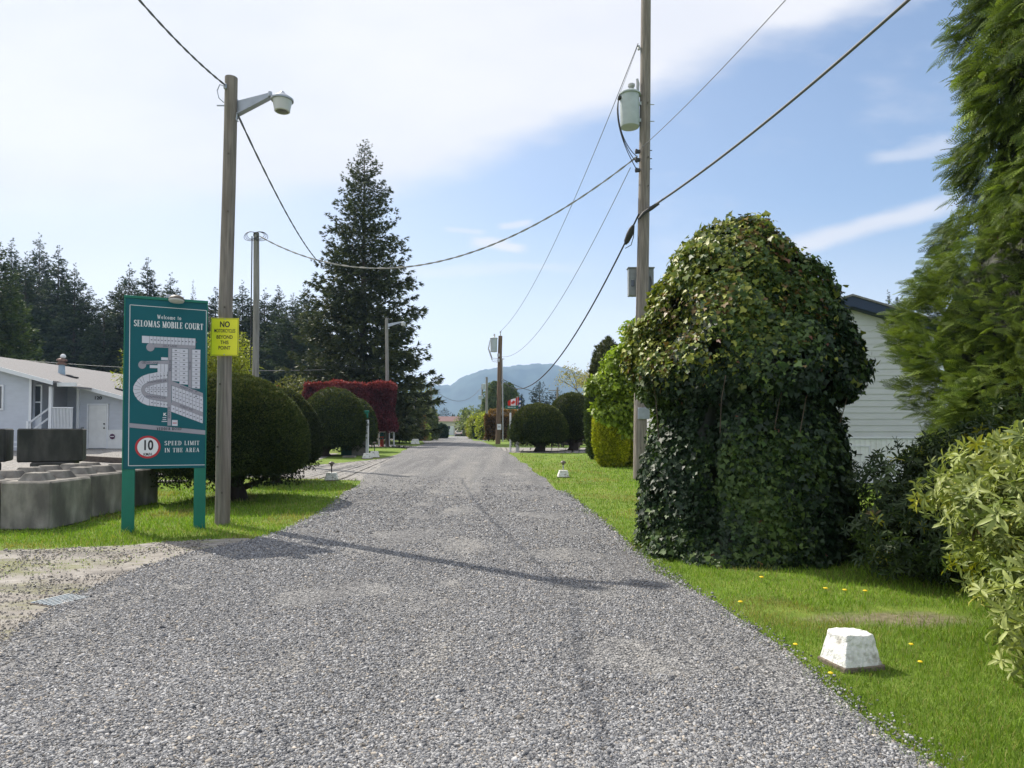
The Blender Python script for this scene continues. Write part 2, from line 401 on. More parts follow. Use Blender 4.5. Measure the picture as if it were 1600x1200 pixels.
if 0: strip('dirt_patch', gpl([(1225, 962), (1300, 975), (1400, 990), (1475, 1000)]), gpl([(1235, 950), (1310, 958), (1400, 970), (1480, 978)]), .006, MSO, 50, 5, .03)

def inside(poly, P2):
    x, y = P2[:, 0], P2[:, 1]; c = np.zeros(len(P2), bool); n = len(poly); j = n-1
    for i in range(n):
        xi, yi = poly[i]; xj, yj = poly[j]
        if yi != yj:
            k = ((yi > y) != (yj > y)) & (x < (xj-xi)*(y-yi)/(yj-yi)+xi); c ^= k
        j = i
    return c

# ---- loose stones on the road and the apron
def stone_template(seed):
    r = np.random.default_rng(seed)
    v = np.array([(x, y, z) for x in (-1, 1) for y in (-.8, .8) for z in (-.6, .6)], float)*.8; v += r.normal(0, .22, v.shape)
    return v, [(0, 1, 3, 2), (4, 6, 7, 5), (0, 4, 5, 1), (2, 3, 7, 6), (0, 2, 6, 4), (1, 5, 7, 3)]
def stone_ico(seed):
    r = np.random.default_rng(seed); g = (1+5**.5)/2
    v = np.array([(-1, g, 0), (1, g, 0), (-1, -g, 0), (1, -g, 0), (0, -1, g), (0, 1, g), (0, -1, -g), (0, 1, -g), (g, 0, -1), (g, 0, 1), (-g, 0, -1), (-g, 0, 1)], float)
    v /= np.linalg.norm(v[0]); v *= (1+r.normal(0, .17, (12, 1))); v[:, 1] *= .75; v[:, 2] *= .6
    f = [(0, 11, 5), (0, 5, 1), (0, 1, 7), (0, 7, 10), (0, 10, 11), (1, 5, 9), (5, 11, 4), (11, 10, 2), (10, 7, 6), (7, 1, 8), (3, 9, 4), (3, 4, 2), (3, 2, 6), (3, 6, 8), (3, 8, 9), (4, 9, 5), (2, 4, 11), (6, 2, 10), (8, 6, 7), (9, 8, 1)]
    return v, f
STONE = stone_template(3); STONE2 = stone_template(8)
def fade(Q, a, b_): return rng.random(len(Q)) > S((Q[:, 1]-a)/(b_-a))
def stones(name, poly, n, d0, d1, size, mat, ca, cb, thin=None, keep=None, spill=None):
    xs_, ys_ = poly[:, 0], poly[:, 1]
    # density falls with distance: sample distance with pdf ~ 1/d
    d = d0*(d1/d0)**rng.random(int(n*2.2)); x = (rng.random(len(d))*1.75-.875)*d
    Q = np.stack([x, d], -1); Q = Q[inside(poly, Q)]
    if keep is not None: Q = Q[keep(Q)]
    if spill is not None:
        ks = rng.integers(0, len(spill), 14000); sp = spill[ks]+rng.normal(0, .055, (14000, 2)); sp = sp[(sp[:, 1] > 2.7) & (sp[:, 1] < 16)]; Q = np.concatenate([Q[:n], sp]); n = len(Q)
    Q = Q[:n]; k = len(Q)
    s = size*np.exp(rng.normal(0, .34, k))*np.maximum(1, (Q[:, 1]/6)**.7)
    O = np.column_stack([Q, T(Q[:, 0], Q[:, 1])+.016+s*.12])
    th = rng.random(k)*6.283; A = np.column_stack([np.cos(th), np.sin(th), rng.normal(0, .25, k)]); Nn = np.array([[0, 0, 1.]])+rnd(k, .3)
    c = cols(k, ca, cb, .08, 1.4); br = rng.random(k) < .12; c[br] *= (1.12, 1, .84)
    h_ = k//2; wd_ = s*(.7+.5*rng.random(k))
    V, l, st, cc = join([scat(*tp_, O[q_], A[q_], Nn[q_], s[q_], wd_[q_], s[q_]*(.7+.5*rng.random(len(s[q_]))), c[q_]) for tp_, q_ in ((STONE, slice(0, h_)), (STONE2, slice(h_, k)))])
    o = raw(name, V, l, st, mat, col=cc); tag(o, kind='stuff'); return o
mstone = leafmat('stone', .85, 0, .3)
def trk(Q):   # wheel tracks are packed, ridges carry more loose stone
    n_ = np.sin(Q[:, 0]*2.6+.12*Q[:, 1])+.7*np.sin(Q[:, 0]*1.3+Q[:, 1]*1.9+1)+.6*np.sin(Q[:, 0]*5.1-Q[:, 1]*2.7)
    ctr = np.interp(Q[:, 1], [2.5, 6, 10, 16, 24], [-1.1, -1.35, -1.5, -1.75, -2.2]); tw = np.abs(np.abs(Q[:, 0]-ctr+.12*np.sin(Q[:, 1]*.6))-.78); n_ = n_-1.5*np.exp(-(tw/.22)**2)*(.6+.4*np.sin(Q[:, 1]*1.7+Q[:, 0]))
    pp = patch(np.column_stack([Q, Q[:, 0]*0]), 1.6, 4); n_ = n_-2.6*S((pp-.66)/.12)
    n2 = np.sin(Q[:, 0]*1.1+2*np.sin(Q[:, 1]*.7))*np.sin(Q[:, 1]*.9+1.3*np.sin(Q[:, 0]*1.7))
    return (rng.random(len(Q)) < np.clip(.66+.24*n_+.34*n2, .03, 1)) & fade(Q, 9, 21)
tag(stones('loose_gravel', pg_road, 640000, 2.7, 21, .0050, mstone, (.080, .084, .094), (.42, .42, .425), keep=trk, spill=np.concatenate([resamp(road_R[2:12], 1200), resamp(road_L[4:14], 1200)])), 'loose grey crushed gravel over the road', 'gravel')
tag(stones('scattered_stones', pg_apr, 42000, 4, 12, .0048, mstone, (.14, .132, .125), (.46, .43, .39), keep=lambda Q: rng.random(len(Q)) < .16+.84*S((patch(np.column_stack([Q, Q[:, 0]*0]), 1.7, 1)-.38)/.25)), 'scattered small stones on the bare dirt apron', 'gravel')

# ---- grass
def grass(name, region, n, d0, d1, hgt, label, avoid=(), width=.0035, xr=.95):
    d = d0*(d1/d0)**rng.random(n); x = (rng.random(n)*2-1)*xr*d
    Q = np.stack([x, d], -1); k = inside(region, Q) if region is not None else np.ones(n, bool)
    for a in avoid: k &= ~inside(a, Q)
    k &= fade(Q, d1*.5, d1)
    e_ = np.hypot((Q[:, 0]-3.05)*.615, (Q[:, 1]-5.45)*1.7)+patch(np.column_stack([Q, Q[:, 0]*0]), 3)*.6; k &= (e_ > .75) | (rng.random(len(k)) < .12)
    Q = Q[k]; n = len(Q)
    Q = Q+rng.normal(0, .07, Q.shape)
    pn = patch(np.column_stack([Q, Q[:, 0]*0]), 1.3)
    p2 = patch(np.column_stack([Q, Q[:, 0]*0]), 5.5, 3); h = hgt*np.exp(rng.normal(0, .32, n))*(.55+.6*pn+.5*p2)*np.maximum(1, (Q[:, 1]/10)**.3); w = width*np.maximum(1, Q[:, 1]/4.5)*(.7+.6*rng.random(n))
    th = rng.random(n)*6.283; ln = rng.random(n)*.8
    A = np.column_stack([np.cos(th)*ln, np.sin(th)*ln, np.ones(n)]); th2 = rng.random(n)*6.283
    Nn = np.column_stack([np.cos(th2), np.sin(th2), np.zeros(n)])
    c = cols(n, (.105, .19, .018), (.255, .395, .045), .12)*(.8+.4*patch(np.column_stack([Q, Q[:, 0]*0]), .6, 2))[:, None]; yl = rng.random(n) < .10; c[yl] = (.33, .31, .11); dr = rng.random(n) < S((patch(np.column_stack([Q, Q[:, 0]*0]), .9, 6)-.62)/.2)*.75; c[dr] = cols(dr.sum(), (.20, .20, .05), (.36, .33, .12), .1)
    tV = [(0, -.5, 0), (0, .5, 0), (.55, -.35, .06), (.55, .35, .06), (1, 0, .28)]; tF = [(0, 1, 3, 2), (2, 3, 4)]
    O = np.column_stack([Q, T(Q[:, 0], Q[:, 1])])
    V, l, s, cc = scat(tV, tF, O, A, Nn, h, w, h, c)
    o = raw(name, V, l, s, leafmat('grass_blade', .55, .35, .3), col=cc); return tag(o, label, 'grass', kind='stuff')
road_like = (pg_road, pg_lane, pg_apr, pg_lr)
right_region = np.array([(1.0, 2.5), (7.5, 2.5), (9, 14), (9, 36), (-1, 36), (-1, 20), (0, 6)])
grass('lawn_grass', right_region, 520000, 2.8, 34, .034, 'short bright green grass along the right of the road', (pg_road, pg_lr))
left_region = np.array([(-14, 8.9), (-5.6, 8.7), (-3.4, 8.3), (-1, 12), (-3, 23), (-14, 24)])
grass('verge_grass', left_region, 230000, 8.6, 24, .045, 'short green grass round the sign and the clipped yews', (pg_road, pg_lane, pg_apr, pg_yard), width=.004)
# sparse tufts on the edges of the apron and over the worn patch
edge = np.array([(-9.5, 6.2), (-6.2, 5.6), (-3.6, 8.4), (-5, 9.9), (-12, 10)])
grass('thin_grass', edge, 42000, 5.5, 10, .022, 'thin mossy grass on the bare dirt apron', (pg_road,), width=.004)
if 0: grass('patch_grass', pg_soil, 60000, 4, 7, .02, 'thin worn grass over the bare patch', width=.003)

# ---- hills
def ridge(name, pts, dist, depth, mat, seedv):
    px = np.array([p[0] for p in pts], float); py = np.array([p[1] for p in pts], float)
    x = np.linspace(px[0], px[-1], 260); yv = np.interp(x, px, py)+.7*np.sin(x*.23+seedv)+.5*np.sin(x*.61)+rng.normal(0, .12, len(x))
    Xr = (x-800)/F_PX*dist; H = EYE+(HOR-yv)/F_PX*dist
    m_ = 40; V = []
    for j in range(m_):
        t = j/(m_-1)*2-.0
        prof = S(min(t, 1)) if t <= 1 else S(2-t)
        lat = Xr/dist*(dist-depth+depth*t); dd = dist-depth+depth*t
        rg = 1+.10*np.sin(Xr/dist*55+t*3+seedv)*(1-abs(1-t))*t*(2-t)*(.3 if .8 < t < 1.2 else 1)
        rg = np.where(abs(t-1) < .03, 1, rg)
        V.append(np.stack([lat, np.full_like(lat, dd)+30*np.sin(lat/90), H*prof*rg*(1 if t <= 1 else .98)-2], -1))
    V = np.array(V); n = len(x)
    i = np.arange(n-1)[None, :]+np.arange(m_-1)[:, None]*n
    q = np.stack([i, i+1, i+1+n, i+n], -1).reshape(-1)
    return tag(raw(name, V.reshape(-1, 3), q, np.arange(0, len(q), 4), mat, smooth=True), kind='structure')
mh = M('hill_forest', (.05, .075, .065), .95, .4, .012, 1, .05)
ridge('hills', [(300, 640), (420, 605), (520, 592), (600, 586), (640, 590), (655, 595), (680, 600), (704, 602), (716, 592), (735, 585), (765, 578), (785, 573), (815, 569), (845, 566), (862, 568), (885, 576), (920, 586), (1000, 604), (1150, 630), (1400, 655)], 3000, 500, mh, 1)

# ================================================================== FOLIAGE KIT
LANCE = ([(0, 0, 0), (.45, .5, .05), (1, 0, -.12), (.45, -.5, .05)], [(0, 1, 2, 3)])
IVY = ([(0, 0, 0), (-.08, .38, .02), (.32, .52, -.04), (.5, .24, .03), (1, 0, -.1), (.5, -.24, .03), (.32, -.52, -.04), (-.08, -.38, .02)], [(0, 1, 2, 3, 4), (0, 4, 5, 6, 7)])
SPRIG = ([(0, 0, 0), (.35, .10, .05), (1, .0, 0), (.35, -.10, -.05), (.2, .0, .06), (.8, .38, .05), (.45, .08, .0), (.8, -.38, .05), (.45, -.08, .0), (.75, .05, .33), (.7, .0, -.3)],
         [(0, 1, 2, 3), (0, 5, 6), (0, 8, 7), (0, 6, 9), (0, 10, 8)])
def make_spray():
    """flat drooping cedar spray: axis with tapering side shoots"""
    V, Fc = [], []
    def strip_(p0, p1, w0):
        d = (p1-p0); side = np.array([-d[1], d[0], 0]); side = side/np.linalg.norm(side); b = len(V)
        mid = p0+(p1-p0)*.5
        V.extend([p0-side*w0*.6, p0+side*w0*.6, mid+side*w0, p1, mid-side*w0]); Fc.append((b, b+1, b+2, b+3, b+4))
    ax = lambda t: np.array([t, .0+.05*math.sin(t*3), -.35*t*t])
    for i in range(4): strip_(ax(i/4), ax((i+1)/4+.04), .014)
    for i in range(1, 8):
        t = i/8.2; L_ = .50*(1-t*.72)*(.6+.4*min(1, t*3.5))
        for sg in (-1, 1):
            p0 = ax(t); p1 = p0+np.array([L_*.62, sg*L_*.80, -.22*L_-.03])
            strip_(p0, p1, .019)
            if i < 7:
                for u in (.4, .7):
                    q0 = p0+(p1-p0)*u; l2 = L_*.38*(1-u*.4)
                    strip_(q0, q0+np.array([l2, sg*l2*.12, -.03]), .0135); strip_(q0, q0+np.array([l2*.35, sg*l2*.95, -.03]), .0135)
    return np.array(V), Fc
SPRAY = make_spray()
def leaves(tpl, O, A, Nn, L_, Wd, c, th=None):
    L_ = np.broadcast_to(L_, len(O)); Wd = np.broadcast_to(Wd, len(O))
    return scat(*tpl, O, A, Nn, L_, Wd, L_ if th is None else th, c)
def lathe_np(cx, cy, prof, seg=48, lump=None, inset=1.0):
    rz = np.array(prof, float); th = np.arange(seg)/seg*2*np.pi
    r, z = np.meshgrid(rz[:, 0], th, indexing='ij')[0], np.meshgrid(rz[:, 1], th, indexing='ij')[0]; tt = np.broadcast_to(th, r.shape)
    rr = r*inset*(lump(tt, z) if lump else 1)
    V = np.stack([cx+rr*np.cos(tt), cy+rr*np.sin(tt), z], -1).reshape(-1, 3); n = len(rz)
    i = np.arange(seg); Q = []
    for j in range(n-1):
        Q.append(np.stack([j*seg+i, j*seg+(i+1) % seg, (j+1)*seg+(i+1) % seg, (j+1)*seg+i], -1))
    q = np.concatenate(Q).reshape(-1); return V, q, np.arange(0, len(q), 4)
def samp_prof(cx, cy, prof, n, lump=None):
    """points & outward normals on a lumpy surface of revolution"""
    p = np.array(prof, float); a, b = p[:-1], p[1:]
    ar = np.hypot(*(b-a).T)*(a[:, 0]+b[:, 0]+.02); k = rng.choice(len(ar), n, p=ar/ar.sum()); t = rng.random(n)[:, None]
    rz = a[k]*(1-t)+b[k]*t; th = rng.random(n)*2*np.pi; d = (b-a)[k]; nr, nz = -d[:, 1], d[:, 0]
    nr, nz = -nr, -nz
    f = lump(th, rz[:, 1]) if lump else 1
    r = rz[:, 0]*f
    O = np.column_stack([cx+r*np.cos(th), cy+r*np.sin(th), rz[:, 1]])
    N_ = np.column_stack([nr*np.cos(th), nr*np.sin(th), nz]); N_ /= np.linalg.norm(N_, axis=1, keepdims=True)+1e-9
    return O, N_, th
mbark = M('bark', (.085, .065, .048), .95, .4, 14, .8, 30, stretch=(1, 1, .25))
mbarkd = M('dark_bark', (.04, .03, .024), .95, .4, 14, .8, 30, stretch=(1, 1, .25))
def wig(p0, p1, n=6, a=.05):
    p0, p1 = Vector(p0), Vector(p1)
    return [p0+(p1-p0)*(i/(n-1))+Vector((random.gauss(0, a), random.gauss(0, a), random.gauss(0, a*.5)))*(0 if i == 0 else 1) for i in range(n)]

# ---- clipped dome yew
DOME = [(.0, .07), (.5, .0), (.8, .0), (.93, .06), (1, .2), (.985, .36), (.93, .52), (.83, .67), (.68, .80), (.49, .91), (.26, .98), (0, 1.0)]
def yew(base, cx, cy, zb, zt, r, n, sz, label, ld=DOME, tr=.17, seed=0, ca=(.024, .044, .015), cb=(.10, .125, .034), limbs=5):
    t = thing('clipped_yew', (base[0], base[1], Tz(base[0], base[1])), label, 'topiary tree', 'clipped dome shaped yews beside the road')
    prof = [(a*r, zb+b*(zt-zb)) for a, b in ld]
    lump = lambda th, z: 1+.035*np.sin(3*th+seed+z*1.3)+.022*np.sin(7*th+z*3+seed)+.015*np.sin(13*th-z*5)
    V, l, s = lathe_np(cx, cy, prof, 56, lump, .955)
    cc = np.tile(np.array([(.014, .024, .010)]), (len(V), 1)); parts = [(V, l, s, cc)]
    O, N_, th = samp_prof(cx, cy, prof, n, lump)
    O = O-N_*rng.random((n, 1))*sz*.9+rnd(n, sz*.12)
    A = N_+rnd(n, .55)+np.array([[0, 0, .25]])
    pt = patch(O, 2.2, seed)
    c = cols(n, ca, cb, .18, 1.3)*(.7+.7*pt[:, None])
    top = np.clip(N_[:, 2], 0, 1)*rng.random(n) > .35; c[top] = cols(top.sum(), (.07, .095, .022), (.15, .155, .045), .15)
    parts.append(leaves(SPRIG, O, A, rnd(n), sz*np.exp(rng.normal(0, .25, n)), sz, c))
    # ragged shoots hanging under the skirt
    k = int(n*.03); th = rng.random(k)*6.283; rr = r*(.45+.5*rng.random(k)); O2 = np.column_stack([cx+rr*np.cos(th), cy+rr*np.sin(th), zb-rng.random(k)**2*.28*r*.6])
    parts.append(leaves(SPRIG, O2, np.array([[0, 0, -1.]])+rnd(k, .8), rnd(k), sz*1.4, sz*1.4, cols(k, (.015, .028, .01), (.045, .06, .02))))
    raw('crown', *join(parts)[:3], leafmat('yew_needles', .65, .12, .25), t, join(parts)[3])
    b = MB(); zg = root_loc(t).z-.05
    b.tube([(base[0]+.04*math.sin(i*2+seed), base[1]+.04*math.cos(i*1.7+seed), zg+(zb+.3-zg)*i/5) for i in range(6)], [tr*1.25, tr*1.05, tr, tr*.98, tr*1.05, tr*1.1], 14)
    for i in range(limbs):
        a = seed+i*2*math.pi/limbs+random.uniform(-.3, .3); h0 = zg+(zb-zg)*random.uniform(.35, .8)
        b.tube([(base[0], base[1], h0), (base[0]+.25*r*math.cos(a), base[1]+.25*r*math.sin(a), h0+(zb-h0)*.35), (base[0]+.6*r*math.cos(a), base[1]+.6*r*math.sin(a), zb+.12)], [tr*.45, tr*.3, tr*.18], 7)
    b.build('trunk', mbarkd, t, 60)
    return t

# ---- conifers
def conifer_parts(h, r, n_whorl, per, sz, droop, ca, cb, z0=.08, ragged=.25, prof=1.0, sprigs=10, tip=None, seed=1, lean=0):
    g = np.random.default_rng(seed); Os, As, Ls, bp = [], [], [], []
    for w in range(n_whorl):
        f = w/(n_whorl-1); z = h*(z0+(1-z0)*f**.95)
        env = r*(1-f)**prof+.015*r
        if f < .12: env *= .75+f*2
        for k in range(per if f < .9 else max(3, per//2)):
            a = g.random()*6.283; L_ = env*(1-ragged*g.random()**1.2)*(1.12 if g.random() < .12 else 1); zz = z+g.normal(0, h*.012)
            up = .35*f-droop*(1-f)
            pts = []
            for q in np.linspace(0, 1, 5): pts.append((math.cos(a)*L_*q, math.sin(a)*L_*q, zz+L_*(up*q-.22*droop*math.sin(q*math.pi)+.18*q*q)))
            pts = np.array(pts); bp.append((pts, L_))
            m_ = max(3, int(sprigs*(L_/r)**.8)+2); q = 1-g.random(m_)**1.3*.95
            pos = np.stack([np.interp(q, np.linspace(0, 1, 5), pts[:, i]) for i in range(3)], -1)
            out = np.array([math.cos(a), math.sin(a), 0])
            spread = L_*.22*(1.15-q)[:, None]
            lat = np.array([-math.sin(a), math.cos(a), 0])[None]*(g.normal(0, 1, (m_, 1))*spread)
            Os.append(pos+lat-np.array([[0, 0, 1]])*g.random((m_, 1))*sz*.4); As.append(out[None]*.8+lat*1.2/(spread+.05)*.4+g.normal(0, .35, (m_, 3))+np.array([[0, 0, -.55*(1-f)*droop*2+.1]])); Ls.append(np.full(m_, sz*(.32+.85*(1-f))))
    O, A, L_ = np.concatenate(Os), np.concatenate(As), np.concatenate(Ls); n = len(O)
    # leader
    k_ = 60; zl = g.random(k_); wl = .10*r*(1-zl)+.01; O = np.concatenate([O, np.column_stack([g.normal(0, 1, k_)*wl, g.normal(0, 1, k_)*wl, h*(.86+.135*zl)])]); A = np.concatenate([A, g.normal(0, .5, (k_, 3))+np.array([[0, 0, .5]])]); L_ = np.concatenate([L_, sz*(.55-.3*zl)]); n += k_
    t = g.random(n); c = np.asarray(ca)[None]*(1-t[:, None])+np.asarray(cb)[None]*t[:, None]; c *= (.7+.6*patch(O, 3/r, seed))[:, None]
    if lean: O[:, 0] += lean*(O[:, 2]/h)**2
    Lf = L_*np.exp(g.normal(0, .25, n))
    fol = leaves(SPRIG, O, A, g.normal(0, 1, (n, 3)), Lf, Lf*.8, c)
    return fol, bp
def conifer_mesh(h, r, n_whorl, per, sz, droop, ca, cb, tr, branches=True, **k):
    fol, bp = conifer_parts(h, r, n_whorl, per, sz, droop, ca, cb, **k)
    b = MB(); b.tube([(0, 0, -.2), (.05*tr, 0, h*.3), (0, .05, h*.65), (0, 0, h*.98)], [tr, tr*.75, tr*.4, tr*.05], 9)
    if branches:
        for pts, L_ in bp[::2]: b.tube(pts[[0, 2, 4]], [tr*.13*L_/r+.01, tr*.08*L_/r+.006, .004], 3, False)
    return fol, b
def conifer(kind, x, y, label, fol, b, group=None, rz=0, mat='conifer_needles'):
    t = thing(kind, (x, y, Tz(x, y)), label, 'tree', group)
    V, l, s, c = fol; o_ = np.array(t.location)
    raw('crown', V+o_, l, s, leafmat(mat, .6, .1, .25), t, c)
    b.build('trunk', mbark, t, world=False); t.rotation_euler[2] = rz
    return t

# ---- broadleaf trees and shrubs made of leaf clusters on lumpy volumes
def blob_leaves(blobs, n, tpl, L_, Wd, ca, cb, outward=.6, up=.2, droop=0, inner=.35, jit=.15, ps=0, pf=1.2, flatness=0):
    """blobs: (x,y,z,rx,ry,rz)"""
    B = np.array(blobs, float); ar = (B[:, 3]*B[:, 4]*B[:, 5])**(2/3); k = rng.choice(len(B), n, p=ar/ar.sum())
    d = rnd(n); d /= np.linalg.norm(d, axis=1, keepdims=True)
    rad = (1-inner*rng.random(n)**1.6)[:, None]
    ph = 1+.14*np.sin(d[:, 0]*5+k)+.10*np.sin(d[:, 1]*7+d[:, 2]*6+k*2)
    O = B[k, :3]+d*B[k, 3:]*rad*ph[:, None]
    A = d*outward+rnd(n, .5)+np.array([[0, 0, up-droop]]); Nn = d*.6+rnd(n, .45)+np.array([[0, 0, .5+flatness]])
    c = cols(n, ca, cb, jit)*(.72+.56*patch(O, pf, ps))[:, None]
    Ls = L_*np.exp(rng.normal(0, .25, n))
    return leaves(tpl, O, A, Nn, Ls, Ls*Wd, c)
def bush(kind, cx, cy, label, cat, blobs, n, L_, ca, cb, Wd=.5, tpl=LANCE, stems=5, group=None, trunk_r=.05, mat='broad_leaves', z0=None, core=True, corec=(.02, .03, .012), **k):
    zg = Tz(cx, cy)
    t = thing(kind, (cx, cy, zg), label, cat, group)
    bl = [(cx+b[0], cy+b[1], zg+b[2], b[3], b[4], b[5]) for b in blobs]
    parts = [blob_leaves(bl, n, tpl, L_, Wd, ca, cb, **k)]
    V, l, s, c = join(parts)
    raw('crown' if cat == 'tree' else 'foliage', V, l, s, leafmat(mat, .5, .3, .35), t, c)
    b = MB()
    for i in range(stems):
        q = bl[i % len(bl)]; a = random.uniform(0, 6.28)
        b.tube(wig((cx+trunk_r*math.cos(a)*.6, cy+trunk_r*math.sin(a)*.6, zg-.05), (q[0]+q[3]*.35*math.cos(a), q[1]+q[4]*.35*math.sin(a), q[2]+q[5]*.4), 5, .03*q[3]), [trunk_r, trunk_r*.8, trunk_r*.6, trunk_r*.4, trunk_r*.15], 6)
    b.build('trunk' if cat == 'tree' else 'stems', mbark, t, 60)
    return t

# ================================================================== TREES AND PLANTS
YG = 'clipped dome shaped yews beside the road'
g = G(370, 782); d = g.y
yew((g.x, g.y), X(357, d), d+.1, Z(736, d), Z(584, d), 118/F_PX*d, 70000, .055, 'largest clipped dome yew, right behind the lamp pole and the green map sign', tr=.17, seed=.4)
g = G(431, 756); d = g.y
yew((g.x, g.y), X(430, d), d+.3, Z(722, d), Z(607, d), 67/F_PX*d, 26000, .06, 'dark clipped yew half hidden behind the right edge of the largest dome yew', tr=.13, seed=1.4, ca=(.016, .028, .014), cb=(.055, .07, .025))
g = G(508, 713); d = g.y
yew((g.x, g.y), X(517, d), d+.4, Z(694, d), Z(606, d), 54/F_PX*d, 22000, .085, 'broad clipped dome yew beside the green bin and stone block', tr=.2, seed=2.2)
g = G(548, 706); d = g.y
yew((g.x, g.y), X(550, d), d+.4, Z(692, d), Z(622, d), 37/F_PX*d, 9000, .09, 'smallest dome yew, peeping out behind the white sign post on the left', tr=.2, seed=3.1)
MUSH = [(.0, .20), (.3, .12), (.6, .02), (.88, .0), (.98, .08), (1, .2), (.97, .36), (.89, .54), (.76, .72), (.56, .88), (.3, .97), (0, 1.0)]
g = G(844, 706); d = g.y
yew((g.x, g.y), X(841, d), d+.2, Z(688, d), Z(631, d), 47/F_PX*d, 22000, .085, 'low mushroom shaped yew right of the road, beside the street name post', ld=MUSH, tr=.24, seed=4.4, limbs=9)
g = G(896, 704); d = g.y
yew((g.x, g.y), X(896, d), d+.6, Z(684, d), Z(613, d), 42/F_PX*d, 20000, .09, 'taller clipped yew on a bare trunk behind the low mushroom yew', tr=.24, seed=5.2, limbs=4)

# big spruce behind the red hedge
d = 55.0
fol, b = conifer_mesh(Z(218, d)-Tz(-12, d), 7.2, 54, 14, .56, .42, (.026, .040, .018), (.11, .125, .045), .38, z0=.07, ragged=.55, prof=.78, sprigs=58, seed=5)
conifer('spruce_tree', X(567, d), d, 'tall lone spruce with drooping branches standing behind the red hedge', fol, b)

# forest wall on the left
FG = 'tall dark conifers of the forest wall on the left'
variants = []
for i, (h, r, pr, rag) in enumerate([(24, 4.2, .72, .40), (24, 3.8, .8, .45), (24, 4.8, .6, .35)]):
    fol, b = conifer_mesh(h, r*1.1, 46, 11, .72, .3, (.026, .045, .024), (.10, .13, .055), .28, z0=.05, ragged=rag, prof=pr, sprigs=34, seed=20+i)
    variants.append(conifer('conifer_tree', -60-i*9, 96, 'x', fol, b, FG))
thin_f, thin_b = conifer_mesh(24, 2.2, 22, 5, .55, .2, (.05, .055, .045), (.10, .10, .075), .22, z0=.3, ragged=.6, prof=.7, sprigs=4, seed=31)
thin = conifer('conifer_tree', X(299, 100), 100, 'thin half bare conifer whose bony top pokes out above the right of the green sign', thin_f, thin_b, FG)
thin.scale = (.9, .9, (Z(436, 100)-.3)/24)
tops = [(-60, 400, 88, 2), (-28, 385, 92, 0), (13, 375, 96, 1), (36, 398, 90, 0), (57, 370, 98, 0), (87, 386, 94, 1), (113, 416, 92, 0), (136, 452, 96, 2), (160, 474, 90, 1), (182, 440, 96, 0), (199, 416, 94, 0), (227, 405, 100, 1),
        (246, 455, 92, 2), (264, 431, 96, 0), (283, 468, 90, 2), (312, 476, 94, 0), (335, 452, 98, 1), (356, 470, 92, 2), (377, 443, 96, 0), (396, 468, 100, 1), (412, 455, 96, 0), (434, 449, 94, 1), (455, 462, 90, 2), (474, 448, 97, 0), (492, 470, 100, 2)]
back = [(-10, 430, 104, 2), (70, 430, 106, 2), (105, 450, 107, 2), (150, 500, 103, 2), (178, 486, 105, 2), (214, 470, 108, 2), (255, 487, 106, 2), (305, 500, 104, 2), (345, 500, 107, 2), (385, 493, 105, 2), (425, 498, 108, 2), (463, 500, 106, 2), (500, 520, 112, 2)]
side_txt = {0: 'left'}
first = {0: True, 1: True, 2: True}
def ftxt(px, py, back_):
    where = 'above the grey mobile home' if px < 190 else ('behind the map sign' if px < 325 else ('between lamp pole and bare pole' if px < 400 else 'between bare pole and lone spruce'))
    return where
cnt = {}
for lst, bk in ((tops, False), (back, True)):
    for px, py, dd, v in lst:
        w = ftxt(px, py, bk); key = (w, bk); cnt[key] = cnt.get(key, 0)+1
        ordn = ['leftmost', 'second from left', 'third from left', 'fourth from left', 'fifth from left', 'sixth from left', 'seventh from left', 'eighth from left', 'ninth from left', 'tenth from left', 'eleventh from left'][cnt[key]-1]
        lab = ('%s of the lower rear conifers %s' if bk else '%s of the tall dark conifers %s') % (ordn, w)
        if first[v]: o = variants[v]; first[v] = False
        else: o = copy_tree(variants[v])
        o['label'] = lab; xx = X(px, dd); zz = Tz(xx, dd); o.location = (xx, dd, zz)
        hh = (Z(py, dd)-zz)/24; o.scale = (min(1.3, hh*1.6), min(1.3, hh*1.6), hh); o.rotation_euler[2] = random.uniform(0, 6.28)
# nearer lighter conifer at far left
d = 62
fol, b = conifer_mesh(Z(392, d), 4.7, 32, 10, .85, .3, (.025, .048, .014), (.12, .155, .045), .3, z0=.1, ragged=.35, prof=.75, sprigs=26, seed=41)
conifer('conifer_tree', X(-8, d), d, 'nearer lighter green conifer at the far left behind the grey roof', fol, b)

# distant evergreens right of the road
def small_con(px, pyt, d, r, label, ca=(.015, .028, .02), cb=(.05, .07, .045), seed=1, kind='conifer_tree', group=None, prof=.75, sz=.6, sp=14):
    h = Z(pyt, d)-Tz(X(px, d), d)
    fol, b = conifer_mesh(h, r, 22, 8, sz, .2, ca, cb, .2, z0=.03, ragged=.4, prof=prof, sprigs=sp, seed=seed)
    return conifer(kind, X(px, d), d, label, fol, b, group)
small_con(843, 596, 105, 3.4, 'dark blue spruce standing behind the dome yews right of the road', (.02, .035, .03), (.05, .07, .065), 51, prof=.6)
small_con(869, 612, 112, 4.3, 'low rounded dark evergreen right of the blue spruce', (.02, .035, .03), (.045, .06, .05), 52, prof=.4)
small_con(815, 616, 118, 1.7, 'small dark spruce just right of the canadian flag', (.02, .035, .03), (.05, .07, .065), 53)
small_con(694, 637, 240, 4.2, 'dark layered evergreen behind the house at the end of the road', (.015, .028, .015), (.04, .05, .03), 54, prof=.5)
small_con(1297, 416, 62, 3.3, 'conifer rising behind the left slope of the white gable', seed=55, prof=.6)
small_con(1391, 458, 70, 2.8, 'small dark conifer peeping over the right slope of the white gable', seed=56)
small_con(1404, 462, 76, 2.6, 'dark conifer top touching the big cedar beside the white gable', seed=57)

